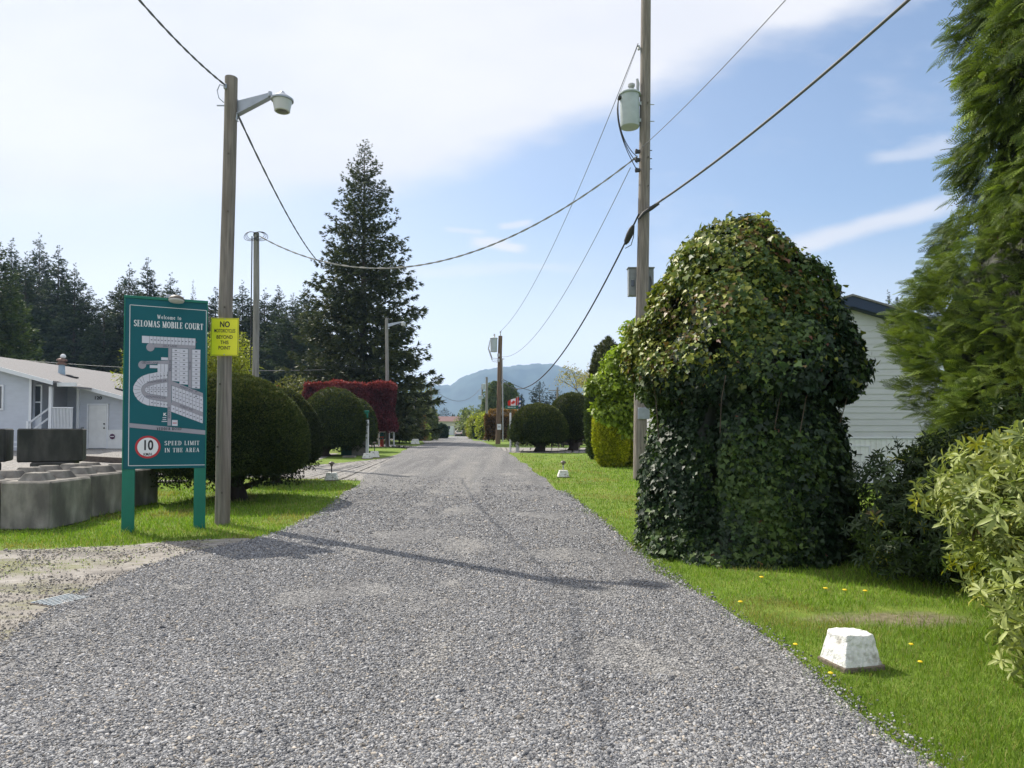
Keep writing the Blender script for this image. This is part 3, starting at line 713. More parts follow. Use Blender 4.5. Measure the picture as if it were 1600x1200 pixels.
# columnar thujas at the end of the road
def thuja(px, pyt, pyb, d, r, n, sz, label, ca, cb, group=None, lump=.06, kind='columnar_thuja', cy=None, prof=None, seed=0):
    x = X(px, d); zg = Tz(x, d); zt = Z(pyt, d)
    t = thing(kind, (x, d, zg), label, 'shrub', group)
    pf = prof or [(.55, 0), (.85, .08), (1, .3), (.97, .55), (.82, .78), (.5, .93), (0, 1)]
    pr = [(a*r, zg+q*(zt-zg)) for a, q in pf]
    lp = lambda th, z: 1+lump*np.sin(3*th+seed+z*2)+lump*.6*np.sin(8*th+z*4+seed)
    V, l, s = lathe_np(x, d, pr, 24, lp, .9); parts = [(V, l, s, np.tile(np.array([ca])*.7, (len(V), 1)))]
    O, N_, th = samp_prof(x, d, pr, n, lp); O = O-N_*rng.random((n, 1))*sz*.5
    A = N_*.6+rnd(n, .5)+np.array([[0, 0, .7]])
    parts.append(leaves(SPRIG, O, A, rnd(n), sz*np.exp(rng.normal(0, .3, n)), sz, cols(n, ca, cb, .15)*(.7+.6*patch(O, 1.8/r, seed))[:, None]))
    V, l, s, c = join(parts); raw('foliage', V, l, s, leafmat('yew_needles', .65, .12, .25), t, c)
    MB().tube([(x, d, zg-.1), (x, d, zg+(zt-zg)*.5)], [r*.12+.02, r*.06+.01], 8).build('stem', mbark, t)
    return t
DK = ((.014, .028, .012), (.04, .06, .022))
TG = 'dark columnar thujas at the end of the road'
thuja(726.5, 640, 683, 190, .9, 900, .5, 'left one of the two tall dark columnar thujas beside the far carport', *DK, group=TG, seed=1)
thuja(731, 641, 683, 192, .85, 900, .5, 'right one of the two tall dark columnar thujas beside the far carport', *DK, group=TG, seed=2)
for i, (px, py) in enumerate([(707, 647), (710.5, 648), (715, 649), (718.5, 651), (721.5, 650)]):
    thuja(px, py, 683, 215+i*2, .75, 350, .5, '%s from the left of the small pointed thujas beyond the far carport roof' % ['first', 'second', 'third', 'fourth', 'fifth'][i], *DK, group='small pointed thujas beyond the far carport', seed=i, prof=[(.8, 0), (1, .3), (.7, .6), (.3, .88), (0, 1)])
thuja(690, 663, 683, 125, 1.15, 3000, .3, 'rounded clipped green bush left of the road end, in front of the far house', (.02, .045, .015), (.05, .085, .025), kind='clipped_bush', lump=.01, prof=[(.85, 0), (1, .15), (1, .5), (.88, .75), (.6, .92), (0, 1)])
thuja(677, 650, 684, 112, .55, 900, .3, 'dark narrow hedge column beside the far left lamp pole', *DK, kind='clipped_hedge', lump=.02, prof=[(1, 0), (1, .9), (.8, 1), (0, 1)])
thuja(673, 636, 685, 116, 1.0, 1200, .5, 'dark ragged evergreen behind the far left lamp pole', *DK, kind='evergreen_shrub', lump=.1)

# golden cypress pair and tall column beyond the utility pole
GD = ((.20, .26, .014), (.70, .68, .05))
GG = 'golden yellow green cypresses left of the utility pole'
g0 = G(958, 729)
thuja(955, 604, 729, g0.y, 27/F_PX*g0.y, 17000, .085, 'golden green upright cypress standing on the lawn left of the utility pole', *GD, group=GG, lump=.05, kind='golden_cypress', seed=2)
thuja(986, 612, 725, g0.y+.3, 19/F_PX*g0.y, 10000, .085, 'golden green cypress directly behind the utility pole', *GD, group=GG, lump=.05, kind='golden_cypress', seed=4)
thuja(936, 585, 722, 27, .55, 7000, .10, 'slim dark green columnar thuja at the left edge of the bright green leafy tree', (.035, .06, .018), (.09, .13, .035), kind='columnar_thuja', seed=6)
thuja(951, 528, 722, 27.5, .85, 7000, .12, 'tall bronze green columnar thuja behind the bright green leafy tree', (.04, .055, .02), (.11, .12, .045), kind='columnar_thuja', seed=7)
# bright green leafy tree left of pole
d = 20.5; x0 = X(1016, d)
def pb(px, py, rx, rz, dd=0, ry=None): return (X(px, d)-x0, dd, Z(py, d)-Tz(x0, d), rx, ry or rx, rz)
bush('leafy_tree', x0, d, 'bright green broad leaved tree reaching over the golden cypresses by the utility pole', 'tree',
     [pb(992, 520, .38, .42), pb(985, 560, .62, .55), pb(950, 600, .60, .45), pb(925, 604, .26, .2), pb(965, 640, .62, .42), pb(1000, 620, .6, .6), pb(970, 570, .5, .45), pb(1010, 560, .5, .8), pb(945, 640, .42, .32), pb(985, 668, .4, .25)],
     15000, .125, (.10, .16, .016), (.33, .43, .05), Wd=.75, stems=3, trunk_r=.05, outward=.4, up=0, droop=.35, inner=.9)
# bare branching tree far right of centre
def twig_tree(px, pyb, pyt, d, w, label, leafc, nl, seed, lsz=.12, dense=1, kind='spring_tree'):
    rr = random.Random(seed); x = X(px, d); zg = Tz(x, d); H = Z(pyt, d)-zg
    t = thing(kind, (x, d, zg), label, 'tree'); b = MB(); tips = []
    def grow(p, dr, L_, r_, lev):
        q = p+dr*L_; b.tube([p, p+(q-p)*.5+Vector((rr.gauss(0, .04), rr.gauss(0, .04), 0))*L_, q], [r_, r_*.85, r_*.65], 5, False)
        tips.append((q, lev))
        if lev < 5:
            for i in range(rr.choice((2, 3, 3)) if lev < 4 else 2):
                nd = (dr+Vector((rr.gauss(0, .55), rr.gauss(0, .55), rr.gauss(.12, .3)))*w).normalized(); grow(q, nd, L_*rr.uniform(.6, .85), r_*.6, lev+1)
    grow(Vector((x, d, zg-.1)), Vector((0, 0, 1)), H*.27, H*.016, 0)
    b.build('trunk', mbark, t)
    tp = np.array([p for p, l in tips if l >= 2]); k = rng.integers(0, len(tp), nl)
    O = tp[k]+rnd(nl, H*.03)
    V, l, s, c = leaves(LANCE, O, rnd(nl), rnd(nl), lsz*np.exp(rng.normal(0, .3, nl)), lsz*.5, cols(nl, leafc[0], leafc[1], .15))
    raw('crown', V, l, s, leafmat('broad_leaves', .5, .3, .35), t, c); return t
twig_tree(908, 700, 532, 48, 1.1, 'sparse pale twiggy tree just leafing out behind the tall yew', ((.22, .22, .07), (.42, .36, .14)), 2600, 3, .16)
# yellow green feathery tree behind the sign
d = 27; x0 = X(292, d)
bush('feathery_tree', x0, d, 'feathery yellow green tree spreading behind the green sign and lamp pole', 'tree',
     [(X(px, d)-x0, o, Z(py, d)-Tz(x0, d), rx, rx, rz) for px, py, rx, rz, o in ((200, 590, .5, .45, 0), (225, 560, .8, .7, 0), (260, 560, 1.1, .9, .2), (300, 550, 1.2, 1.0, 0), (340, 560, 1.0, .9, 0), (360, 550, .8, .7, .2), (375, 575, .75, .5, 0), (350, 590, 1, .6, 0), (240, 610, 1, .7, 0), (300, 610, 1.2, .7, 0), (365, 528, .35, .35, 0))],
     16000, .12, (.13, .17, .015), (.46, .48, .05), Wd=.3, stems=12, trunk_r=.10, outward=.9, droop=.2, up=0, inner=.8)

# red clipped hedge
def hedge(kind, x0, x1, y0, y1, z0, z1, n, sz, ca, cb, label, rz=0, group=None, cat='hedge', core=None):
    cx, cy = (x0+x1)/2, (y0+y1)/2; zg = Tz(cx, cy)
    t = thing(kind, (cx, cy, zg), label, cat, group)
    a = np.array([(x1-x0)*(z1-z0), (x1-x0)*(z1-z0)*.3, (y1-y0)*(z1-z0), (y1-y0)*(z1-z0), (x1-x0)*(y1-y0)]); f = rng.choice(5, n, p=a/a.sum()); u, v = rng.random(n), rng.random(n)
    O = np.zeros((n, 3)); N_ = np.zeros((n, 3)); lx, ly, lz = x0+u*(x1-x0), y0+u*(y1-y0), z0+v*(z1-z0)
    for i, (oo, nn) in enumerate([((lx, y0+0*u, lz), (0, -1, 0)), ((lx, y1+0*u, lz), (0, 1, 0)), ((x0+0*u, ly, lz), (-1, 0, 0)), ((x1+0*u, ly, lz), (1, 0, 0)), ((lx, y0+v*(y1-y0), z1+0*u), (0, 0, 1))]):
        k = f == i; O[k] = np.stack(oo, -1)[k]; N_[k] = nn
    bm_ = .10*np.sin(O[:, 0]*1.9)*np.sin(O[:, 2]*2.3+1)+.06*np.sin(O[:, 0]*5+O[:, 2]*4)
    O = O+N_*bm_[:, None]-N_*rng.random((n, 1))*sz*1.2
    A = N_*.5+rnd(n, .6)+np.array([[0, 0, .2]])
    c = cols(n, ca, cb, .2)*(.75+.5*patch(O, 1.1))[:, None]
    if kind == 'red_hedge': q_ = O[:, 2] > z1-.28-.15*rng.random(n); c[q_] = cols(q_.sum(), (.16, .028, .036), (.34, .065, .08), .15)
    parts = [leaves(LANCE, O, A, N_+rnd(n, .5), sz*np.exp(rng.normal(0, .25, n)), sz*.6, c)]
    e = sz*1.3
    g_ = []
    bv = np.array([(x, y, z) for x in (x0+e, x1-e) for y in (y0+e, y1-e) for z in (z0+e*.5, z1-e)]); q = np.array([0, 1, 3, 2, 4, 6, 7, 5, 0, 4, 5, 1, 2, 3, 7, 6, 0, 2, 6, 4, 1, 5, 7, 3])
    parts.append((bv, q, np.arange(0, 24, 4), np.tile(np.array([core or ca])*.8, (8, 1))))
    V, l, s, c = join(parts); raw('foliage', V, l, s, leafmat('broad_leaves', .5, .3, .35), t, c)
    b = MB(); nn_ = max(2, int((x1-x0)/1.3))
    for i in range(nn_):
        xx = x0+.3+(x1-x0-.6)*i/(nn_-1); b.tube([(xx, cy, zg-.1), (xx+random.uniform(-.1, .1), cy, z0+.4)], [.07, .05], 7)
    b.build('stems', mbark, t)
    return t
d = 41.5
hedge('red_hedge', X(474, d), X(609, d), d, d+2.2, Z(674, d), Z(598, d), 42000, .12, (.05, .013, .02), (.165, .030, .045), 'tall clipped dark red maple hedge with bright red top')

# far left clumps between spruce and road end
d = 80
def fb(kind, px, pyt, d, rx, label, ca, cb, n=2500, L_=.35, cat='shrub', blobs=None, pyb=None, **k):
    x = X(px, d); h = Z(pyt, d)-Tz(x, d)
    bl = blobs or [(0, 0, h*.35, rx, rx, h*.36), (-rx*.35, .2, h*.6, rx*.7, rx*.7, h*.36), (rx*.3, -.2, h*.66, rx*.6, rx*.6, h*.34), (0, 0, h*.12, rx*.9, rx*.9, h*.2)]
    return bush(kind, x, d, label, cat, bl, n, L_, ca, cb, stems=4, trunk_r=.12, **k)
fb('leafy_tree', 655, 598, 118, 3.2, 'pale green leafy tree behind the dark spruce skirts, left of the road end', (.09, .12, .03), (.24, .27, .07), 6000, .4, 'tree', inner=.8)
fb('bronze_shrub', 640, 637, 74, 1.9, 'bronze orange shrub under the right side of the lone spruce', (.12, .07, .03), (.30, .17, .06), 4500, .22)
fb('leafy_shrub', 663, 636, 100, 2.1, 'mid green shrub between the two far left poles', (.04, .065, .02), (.14, .16, .04), 5000, .28)
fb('leafy_shrub', 656, 659, 80, 1.2, 'lower bright green shrub with pale tips at the foot of the far left pole', (.08, .13, .02), (.30, .34, .08), 4000, .2)
fb('leafy_shrub', 664, 674, 92, .85, 'small round lime green bush beside the far left lawn', (.12, .18, .02), (.30, .38, .05), 1500, .2)
fb('dark_evergreen', 627, 640, 72, 2.4, 'dark evergreen shrub behind the red hedge and beside the spruce', (.012, .025, .012), (.045, .06, .025), 5000, .25)
fb('dark_evergreen', 615, 628, 66, 2.6, 'wide dark evergreen filling the gap right of the red hedge', (.012, .022, .012), (.04, .055, .025), 5000, .25)
fb('flowering_shrub', 425, 606, 50, 2.2, 'pinkish red shrub showing over the dome yews left of the red hedge', (.20, .04, .05), (.45, .12, .13), 3500, .18)
fb('leafy_shrub', 455, 590, 47, 1.9, 'olive green shrub between the dome yews and the left end of the red hedge', (.07, .09, .02), (.20, .20, .05), 4500, .18)
# far right clumps
fb('yellow_green_shrub', 745, 646, 118, 1.7, 'bright yellow green shrub beside the far right road edge', (.16, .20, .015), (.42, .46, .05), 3500, .3)
fb('yellow_green_shrub', 763, 642, 104, 1.8, 'second bright yellow green shrub, just left of the far transformer pole', (.16, .20, .015), (.42, .46, .05), 3500, .3)
fb('leafy_tree', 748, 634, 165, 5.0, 'pale green round tree behind the yellow green shrubs', (.09, .12, .03), (.22, .26, .07), 4500, .55, 'tree', inner=.7)
thuja(748, 653, 684, 112, .95, 2200, .3, 'dark green upright hedge block under the yellow green shrub', (.018, .04, .012), (.05, .08, .02), kind='clipped_hedge', lump=.03)
thuja(758, 658, 686, 104, .8, 1800, .3, 'mid green upright hedge block beside the far white wall', (.04, .07, .015), (.12, .15, .03), kind='clipped_hedge', lump=.04)
fb('red_leaved_shrub', 738.5, 654, 128, 1.15, 'small dark red leaved shrub in front of the far pale wall', (.10, .03, .03), (.26, .09, .07), 1800, .25)
d = 62
hedge('bronze_hedge', X(759, 66), X(800, 66), 64, 68, .6, Z(650, 66), 14000, .16, (.06, .035, .015), (.22, .12, .045), 'bronze brown clipped hedge behind the far transformer pole')
hedge('bronze_hedge', X(766, 74), X(830, 74), 73, 76, .6, Z(640, 74), 9000, .18, (.16, .09, .03), (.36, .22, .07), 'orange tinged hedge showing above the bronze brown one')
# weeping willow
d = 125; x0 = X(783, d)
def willow(px, pyt, d, r, label):
    x = X(px, d); zg = Tz(x, d); H = Z(pyt, d)-zg
    t = thing('willow_tree', (x, d, zg), label, 'tree'); n = 420; Os = []; As = []
    th = rng.random(n)*6.283; rr = r*np.sqrt(rng.random(n)); top = H*(.98-.35*(rr/r)**2); ln = H*(.25+.55*rng.random(n))
    for j in range(n):
        m_ = 14; q = np.linspace(0, 1, m_)
        Os.append(np.column_stack([x+rr[j]*np.cos(th[j])*(1+.12*q)+rng.normal(0, .12, m_), d+rr[j]*np.sin(th[j])*(1+.1*q)+rng.normal(0, .12, m_), zg+top[j]-ln[j]*q])); As.append(rnd(m_, .3)+np.array([[0, 0, -1.]]))
    O, A = np.concatenate(Os), np.concatenate(As); k = len(O)
    V, l, s, c = leaves(SPRIG, O, A, rnd(k), .55*np.exp(rng.normal(0, .25, k)), .4, cols(k, (.06, .10, .03), (.18, .22, .08), .12))
    raw('crown', V, l, s, leafmat('broad_leaves'), t, c)
    b = MB(); b.tube([(x, d, zg-.1), (x+.1, d, zg+H*.3), (x, d, zg+H*.5)], [.45, .35, .25], 8)
    for i in range(7):
        a = i*.9; b.tube([(x, d, zg+H*.4), (x+r*.4*math.cos(a), d+r*.4*math.sin(a), zg+H*.75), (x+r*.75*math.cos(a), d+r*.75*math.sin(a), zg+H*.85)], [.2, .12, .05], 6)
    b.build('trunk', mbark, t)
willow(772, 592, 125, 2.1, 'tall pale green weeping willow left of and behind the far transformer pole')
willow(793, 594, 128, 2.6, 'weeping willow behind the canadian flag')

# ---- ivy covered tower
ic = (2.91, 8.62)
IP = [(1.27, -.02), (1.22, .15), (1.17, .5), (1.12, 1.0), (1.07, 1.5), (.90, 1.80), (.96, 1.90), (1.16, 1.97), (1.23, 2.15), (1.17, 2.45), (1.06, 2.75), (.96, 3.05), (.83, 3.35), (.66, 3.65), (.47, 3.88), (.26, 4.03), (0, 4.09)]
def ilump(th, z):
    low = 1-S((z-1.7)/.35)
    gro = np.exp(-((np.mod(th, 6.283)-4.05)/.10)**2)*.20*low*S(z/.5)+np.exp(-((np.mod(th, 6.283)-4.05)/.3)**2)*.05*low
    hi_ = S((z-1.9)/.3)
    return 1-gro+hi_*(.075*np.sin(4*th+z*3.3)+.065*np.sin(6*th-z*4.6+2)+.05*np.sin(11*th+z*9)+.03)+.05*np.sin(2*th+1+z*.8)+.035*np.sin(5*th+z*2.1)+.022*np.sin(9*th-z*5+1)+.02*np.sin(14*th+z*7)
t = thing('ivy_mound', (ic[0], ic[1], 0), 'huge mushroom shaped ivy covered mound on the right lawn beside the utility pole', 'ivy plant')
V, l, s = lathe_np(*ic, IP, 80, ilump, .89); V[:, 0] -= .12*S((V[:, 2]-2.6)/1.4); parts = [(V, l, s, np.tile(np.array([(.012, .018, .008)]), (len(V), 1)))]
for rep, (n, sz, push) in enumerate([(86000, .053, .02), (46000, .052, .09)]):
    O, N_, th = samp_prof(*ic, IP, n, ilump)
    if rep == 1:
        k = (O[:, 2] > 1.9) | (rng.random(n) < .4); O, N_ = O[k], N_[k]; n = len(O)
    O[:, 0] -= .12*S((O[:, 2]-2.6)/1.4)
    O = O+N_*(rng.random((n, 1))*push+.0)+rnd(n, .012)+N_*(.10*(patch(O, 3.3, 2)[:, None]-.4))+N_*(.20*(patch(O, 1.9, 5)[:, None]-.5))
    A = np.array([[0, 0, -.9]])+rnd(n, .55)+N_*.35; Nn = N_+rnd(n, .35)+np.array([[0, 0, .3]])
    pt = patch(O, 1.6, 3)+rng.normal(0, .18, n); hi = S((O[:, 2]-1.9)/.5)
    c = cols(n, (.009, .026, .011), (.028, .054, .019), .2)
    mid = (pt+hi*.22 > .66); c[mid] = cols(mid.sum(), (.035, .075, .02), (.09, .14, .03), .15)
    side = (O[:, 0]-ic[0])*-.8+(O[:, 2]-2.6)*.45  # upper-left weight: young yellow-green leaves plus sunlit tint put into the leaf colour
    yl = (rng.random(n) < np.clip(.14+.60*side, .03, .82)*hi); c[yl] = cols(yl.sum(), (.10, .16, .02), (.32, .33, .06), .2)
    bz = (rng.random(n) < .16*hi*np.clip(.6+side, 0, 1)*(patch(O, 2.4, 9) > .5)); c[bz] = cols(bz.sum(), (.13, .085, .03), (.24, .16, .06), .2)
    rd = (rng.random(n) < .008*hi+.002); c[rd] = cols(rd.sum(), (.14, .05, .03), (.24, .12, .07))
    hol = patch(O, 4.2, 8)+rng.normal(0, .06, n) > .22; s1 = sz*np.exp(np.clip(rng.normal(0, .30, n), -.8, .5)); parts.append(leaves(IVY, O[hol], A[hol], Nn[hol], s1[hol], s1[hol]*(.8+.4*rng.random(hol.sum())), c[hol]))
# vine tendrils sticking out
k = 1500; O, N_, th = samp_prof(*ic, IP, k, ilump); O = O+N_*(rng.random((k, 1))**2*.13); O[:, 0] -= .12*S((O[:, 2]-2.6)/1.4)
kk = O[:, 2] > 1.9; O, N_ = O[kk], N_[kk]; k = len(O)
parts.append(leaves(IVY, O, rnd(k)+N_*.6, rnd(k)+N_, .075, .075, cols(k, (.03, .06, .015), (.20, .22, .05))))
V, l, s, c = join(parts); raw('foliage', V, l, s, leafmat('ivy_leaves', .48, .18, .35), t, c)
b = MB()
for i in range(5):
    a = 3.6+i*.5+random.uniform(-.2, .2); r0 = 1.15
    b.tube([(ic[0]+r0*math.cos(a), ic[1]+r0*math.sin(a), 1.45+random.uniform(-.3, .2)), (ic[0]+1.22*math.cos(a+.03), ic[1]+1.22*math.sin(a+.03), 1.85), (ic[0]+1.30*math.cos(a+.08), ic[1]+1.30*math.sin(a+.08), 2.1)], [.006, .005, .004], 6)
b.build('stems', mbark, t)

# ---- big cedar on the right
cc_ = (7.98, 8.75)
CP = [(1.9, .15), (2.15, .6), (2.3, 1.2), (2.36, 1.8), (2.30, 2.8), (2.16, 3.5), (1.85, 4.1), (1.66, 4.7), (1.64, 5.6), (1.6, 6.4), (1.4, 7.4), (1., 8.6), (.5, 9.8), (0, 10.6)]
def clump(th, z): return 1+.07*np.sin(3*th+z*1.7)+.07*np.sin(5*th-z*2.6+1)+.05*np.sin(9*th+z*5)
t = thing('cedar_tree', (cc_[0], cc_[1], 0), 'huge drooping cedar filling the right edge of the photo', 'tree')
V, l, s = lathe_np(*cc_, CP, 40, clump, .84); parts = [(V, l, s, np.tile(np.array([(.012, .018, .008)]), (len(V), 1)))]
n = 40000; O, N_, th = samp_prof(*cc_, CP, n*2, clump)
vis = (N_[:, 1] < .55) & (O[:, 0] < 9); O, N_ = O[vis][:n], N_[vis][:n]; n = len(O)
layer = np.abs(np.sin(O[:, 2]*3.1+1.4*np.sin(np.arctan2(O[:, 1]-cc_[1], O[:, 0]-cc_[0])*3)))[:, None]
O = O-N_*(rng.random((n, 1))*.36-.04)+N_*.20*layer*S((O[:, 2:]-.2)/1)
hz = N_*np.array([[1, 1, 0]]); hz /= np.linalg.norm(hz, axis=1, keepdims=True)+1e-6
A = hz*(.35+.5*layer)+rnd(n, .27)+np.array([[0, 0, -.6]])*(1-layer*.7)*S((O[:, 2:]-2.8)/2)+np.array([[0, 0, .30]])*(1-S((O[:, 2:]-2.8)/2)); Nn = hz*.5+rnd(n, .5)+np.array([[0, 0, .7]])
sz = .165*np.exp(rng.normal(0, .28, n))*(1+.35*S((O[:, 2]-3.8)/1.5))
c = cols(n, (.045, .082, .018), (.22, .29, .055), .18, 1.1)*(.65+.7*patch(O, 1.7, 5))[:, None]
parts.append(leaves(SPRAY, O, A, Nn, sz, sz*.75, c))
# brown seed cone clusters
k = 500; O2, N2, _ = samp_prof(*cc_, CP, k, clump); q = (O2[:, 2] > 3.6); O2, N2 = O2[q], N2[q]; k = len(O2)
cl = np.repeat(O2+N2*.1, 9, 0)+rng.normal(0, .035, (k*9, 3)); parts.append(leaves(LANCE, cl, rnd(k*9), rnd(k*9), .03, .02, cols(k*9, (.09, .05, .03), (.20, .12, .07))))
V, l, s, c = join(parts); raw('crown', V, l, s, leafmat('cedar_scales', .55, .25, .3), t, c)
b = MB(); b.tube([(cc_[0], cc_[1], -.1), (cc_[0]+.05, cc_[1], 2), (cc_[0], cc_[1], 5), (cc_[0], cc_[1], 9.5)], [.34, .26, .17, .04], 14)
for i in range(46):
    a = random.uniform(2.4, 5.4); z0_ = random.uniform(.5, 7); L_ = np.interp(z0_+.3, [p[1] for p in CP], [p[0] for p in CP])*.95
    b.tube([(cc_[0], cc_[1], z0_), (cc_[0]+L_*.5*math.cos(a), cc_[1]+L_*.5*math.sin(a), z0_-.02), (cc_[0]+L_*math.cos(a), cc_[1]+L_*math.sin(a), z0_+.18)], [.05, .03, .01], 6)
b.build('trunk', mbark, t, 60)

# ---- rhododendrons
def rosette(nl=6, rng_=None):
    V, Fc = [], []
    for i in range(nl):
        a = i*2.399; el = -.5+2.6*((i*5) % 6)/6; ca, sa = math.cos(a), math.sin(a); b0 = len(V)
        def pt(u, v, w):
            r_ = .06+u; dr = -.35*u*u+u*el*.5
            return (w_x(r_, v, ca, sa), w_y(r_, v, ca, sa), dr+w)
        w_x = lambda r_, v, c_, s_: r_*c_-v*s_
        w_y = lambda r_, v, c_, s_: r_*s_+v*c_
        V += [pt(0, -.03, 0), pt(0, .03, 0), pt(.35, -.125, .035), pt(.35, 0, -.02), pt(.35, .125, .035), pt(.72, -.12, .02), pt(.72, 0, -.03), pt(.72, .12, .02), pt(1, 0, -.05)]
        Fc += [(b0, b0+3, b0+2), (b0, b0+1, b0+3), (b0+1, b0+4, b0+3), (b0+2, b0+3, b0+6, b0+5), (b0+3, b0+4, b0+7, b0+6), (b0+5, b0+6, b0+8), (b0+6, b0+7, b0+8)]
    V = np.array(V)[:, [2, 0, 1]]   # axis along local x
    return V, Fc
ROS = rosette()
def rhodo(cx, cy, blobs, n, sz, ca, cb, label, yl=.04, seed=1, mat='rhodo_leaves'):
    t = thing('rhododendron_bush', (cx, cy, 0), label, 'shrub', 'rhododendron bushes on the right')
    B = np.array(blobs, float); ar = (B[:, 3]*B[:, 4]*B[:, 5])**(2/3); k = rng.choice(len(B), n, p=ar/ar.sum()); dd = rnd(n); dd /= np.linalg.norm(dd, axis=1, keepdims=True)
    O = B[k, :3]+dd*B[k, 3:]*(1-.45*rng.random((n, 1))**2)*(1+.12*np.sin(dd[:, :1]*6+k[:, None])+.1*np.sin(dd[:, 2:]*8))
    O = O[O[:, 2] > .06]; dd = dd[:len(O)]; n = len(O)
    ctr = B[:, :3].mean(0); dd = O-ctr; dd /= np.linalg.norm(dd, axis=1, keepdims=True)
    c = cols(n, ca, cb, .15)*(.8+.4*patch(O, 2, seed))[:, None]; q = rng.random(n) < yl; c[q] = (.30, .30, .03); q = rng.random(n) < .006; c[q] = (.13, .10, .04)
    L_ = sz*np.exp(rng.normal(0, .2, n))
    V, l, s, cc = leaves(ROS, O, dd*.9+rnd(n, .65)+np.array([[0, 0, .15]]), rnd(n), L_, L_, c, th=L_)
    # interior leaves that darken the heart by density only
    raw('foliage', V, l, s, leafmat(mat, .5, .25, .35), t, cc)
    b = MB()
    for i in range(26):
        q = O[rng.integers(0, n)]; b.tube([(cx+random.gauss(0, .1), cy+random.gauss(0, .1), -.03), tuple(np.array([cx, cy, q[2]*.35])*.5+np.array([q[0], q[1], q[2]*.8])*.5), tuple(q)], [.025, .014, .006], 6)
    b.build('stems', mbark, t); return t
rhodo(4.65, 4.85, [(x_+.27, y_, z_, p_, q_, r_) for x_, y_, z_, p_, q_, r_ in [(3.75, 4.35, .9, 1.05, 1.1, .72), (4.5, 5.0, .95, 1.3, 1.2, .95), (3.6, 4.05, .55, .75, .8, .5), (3.25, 4.45, 1.0, .55, .6, .35), (3.85, 4.2, .3, .8, .7, .35), (5.3, 5.3, .9, 1.1, 1, .9), (3.15, 3.95, .42, .55, .5, .42), (3.2, 3.6, .2, .4, .35, .25)]], 10500, .078, (.11, .155, .035), (.34, .38, .12), 'pale green rhododendron with long glossy leaves in the front right corner')
rhodo(4.7, 7.2, [(4.65, 7.2, .85, .9, .8, .62), (4.15, 6.75, .42, .72, .6, .42), (5.4, 7.2, .95, 1.0, .9, .75), (4.8, 6.6, .35, .8, .5, .35), (4.3, 7.2, .55, .55, .6, .38)], 5200, .072, (.018, .038, .014), (.065, .095, .035), 'dark green rhododendron in the shade under the cedar', yl=.01, seed=4, mat='rhodo_leaves')

# ================================================================== BUILT THINGS
mwhite = M('white_paint', (.72, .73, .74), .55, .05, 5, .05)
mtrim = M('white_trim', (.70, .72, .76), .5, .04, 4)
msid = M('blue_grey_siding', (.50, .53, .60), .6, .05, 3, stretch=(1, 1, 3))
msidw = M('white_siding', (.54, .545, .56), .5, .05, 2, stretch=(1, 1, 3))
mskirt = M('skirting', (.74, .75, .74), .5, .06, 3)
mroof = M('shingles', (.205, .198, .20), .9, .35, 30, .5, 60, stretch=(.5, 2, 2))
mdark = M('dark_interior', (.015, .015, .017), .9)
mglass = M('window_glass', (.05, .06, .07), .08, .1, spec=.8)
mgreen = M('green_post_paint', (.0, .16, .105), .45, .12, 3, .1)
mgreenp = M('sign_teal_panel', (.0, .098, .122), .45, .12, 1.2, spec=.3)
mlot = M('sign_lot_white', (.60, .60, .68), .5, .03)
mgrey = M('sign_road_grey', (.32, .31, .36), .5, .03)
mlet = M('sign_letter_white', (.75, .76, .78), .5, .02)
mblk = M('black_print', (.015, .015, .02), .5, .02)
mline = M('dark_print', (.12, .12, .16), .5, .02)
mred = M('red_print', (.45, .02, .03), .45, .04)
myel = M('yellow_sign', (.80, .78, .02), .4, .05, 3)
mwood = M('weathered_pole', (.245, .215, .19), .9, .35, 5, .8, 30, stretch=(6, 6, .35), col2=(.17, .14, .115), c2=(.5, .75))
mwood2 = M('grey_pole', (.26, .25, .235), .9, .3, 5, .8, 30, stretch=(6, 6, .35), col2=(.14, .13, .12), c2=(.5, .75))
mwood3 = M('brown_pole', (.17, .115, .075), .9, .35, 5, .8, 30, stretch=(6, 6, .35), col2=(.08, .055, .04), c2=(.5, .75))
mgalv = M('galvanised', (.38, .41, .46), .45, .1, 8, metal=.6)
mcan = M('transformer_grey', (.42, .47, .49), .45, .08, 5, spec=.5)
mboxm = M('meter_box_grey', (.22, .24, .25), .55, .12, 8)
mcer = M('porcelain', (.42, .42, .44), .25, .05)
mblack = M('black_rubber', (.03, .03, .033), .6, .1)
mcable = M('cable_grey', (.12, .12, .13), .6, .2, 30)
mconc = M('concrete', (.25, .232, .205), .92, .45, 5, .5, 50, stretch=(1, 1, .5), col2=(.12, .11, .10), c2=(.47, .62))
mconcd = M('dark_mossy_concrete', (.065, .062, .060), .95, .35, 8, .5, 50, stretch=(1, 1, .4), col2=(.03, .032, .03), c2=(.45, .65))
mwconc = M('flaking_white_paint', (.70, .70, .67), .85, .10, 26, 1, 30, col2=(.36, .34, .29), c2=(.56, .66), detail=10)
mpad = M('mossy_pad', (.16, .13, .10), .95, .3, 20, .6, 50)
mstone = M('stone_block', (.24, .22, .20), .9, .3, 9, .7, 30)
mbronze = M('bronze_metal', (.10, .08, .06), .5, .2)
mlens = M('lamp_lens', (.55, .55, .56), .3, .05, spec=.6)
mblue = M('dark_blue_fascia', (.014, .030, .075), .5, .08)

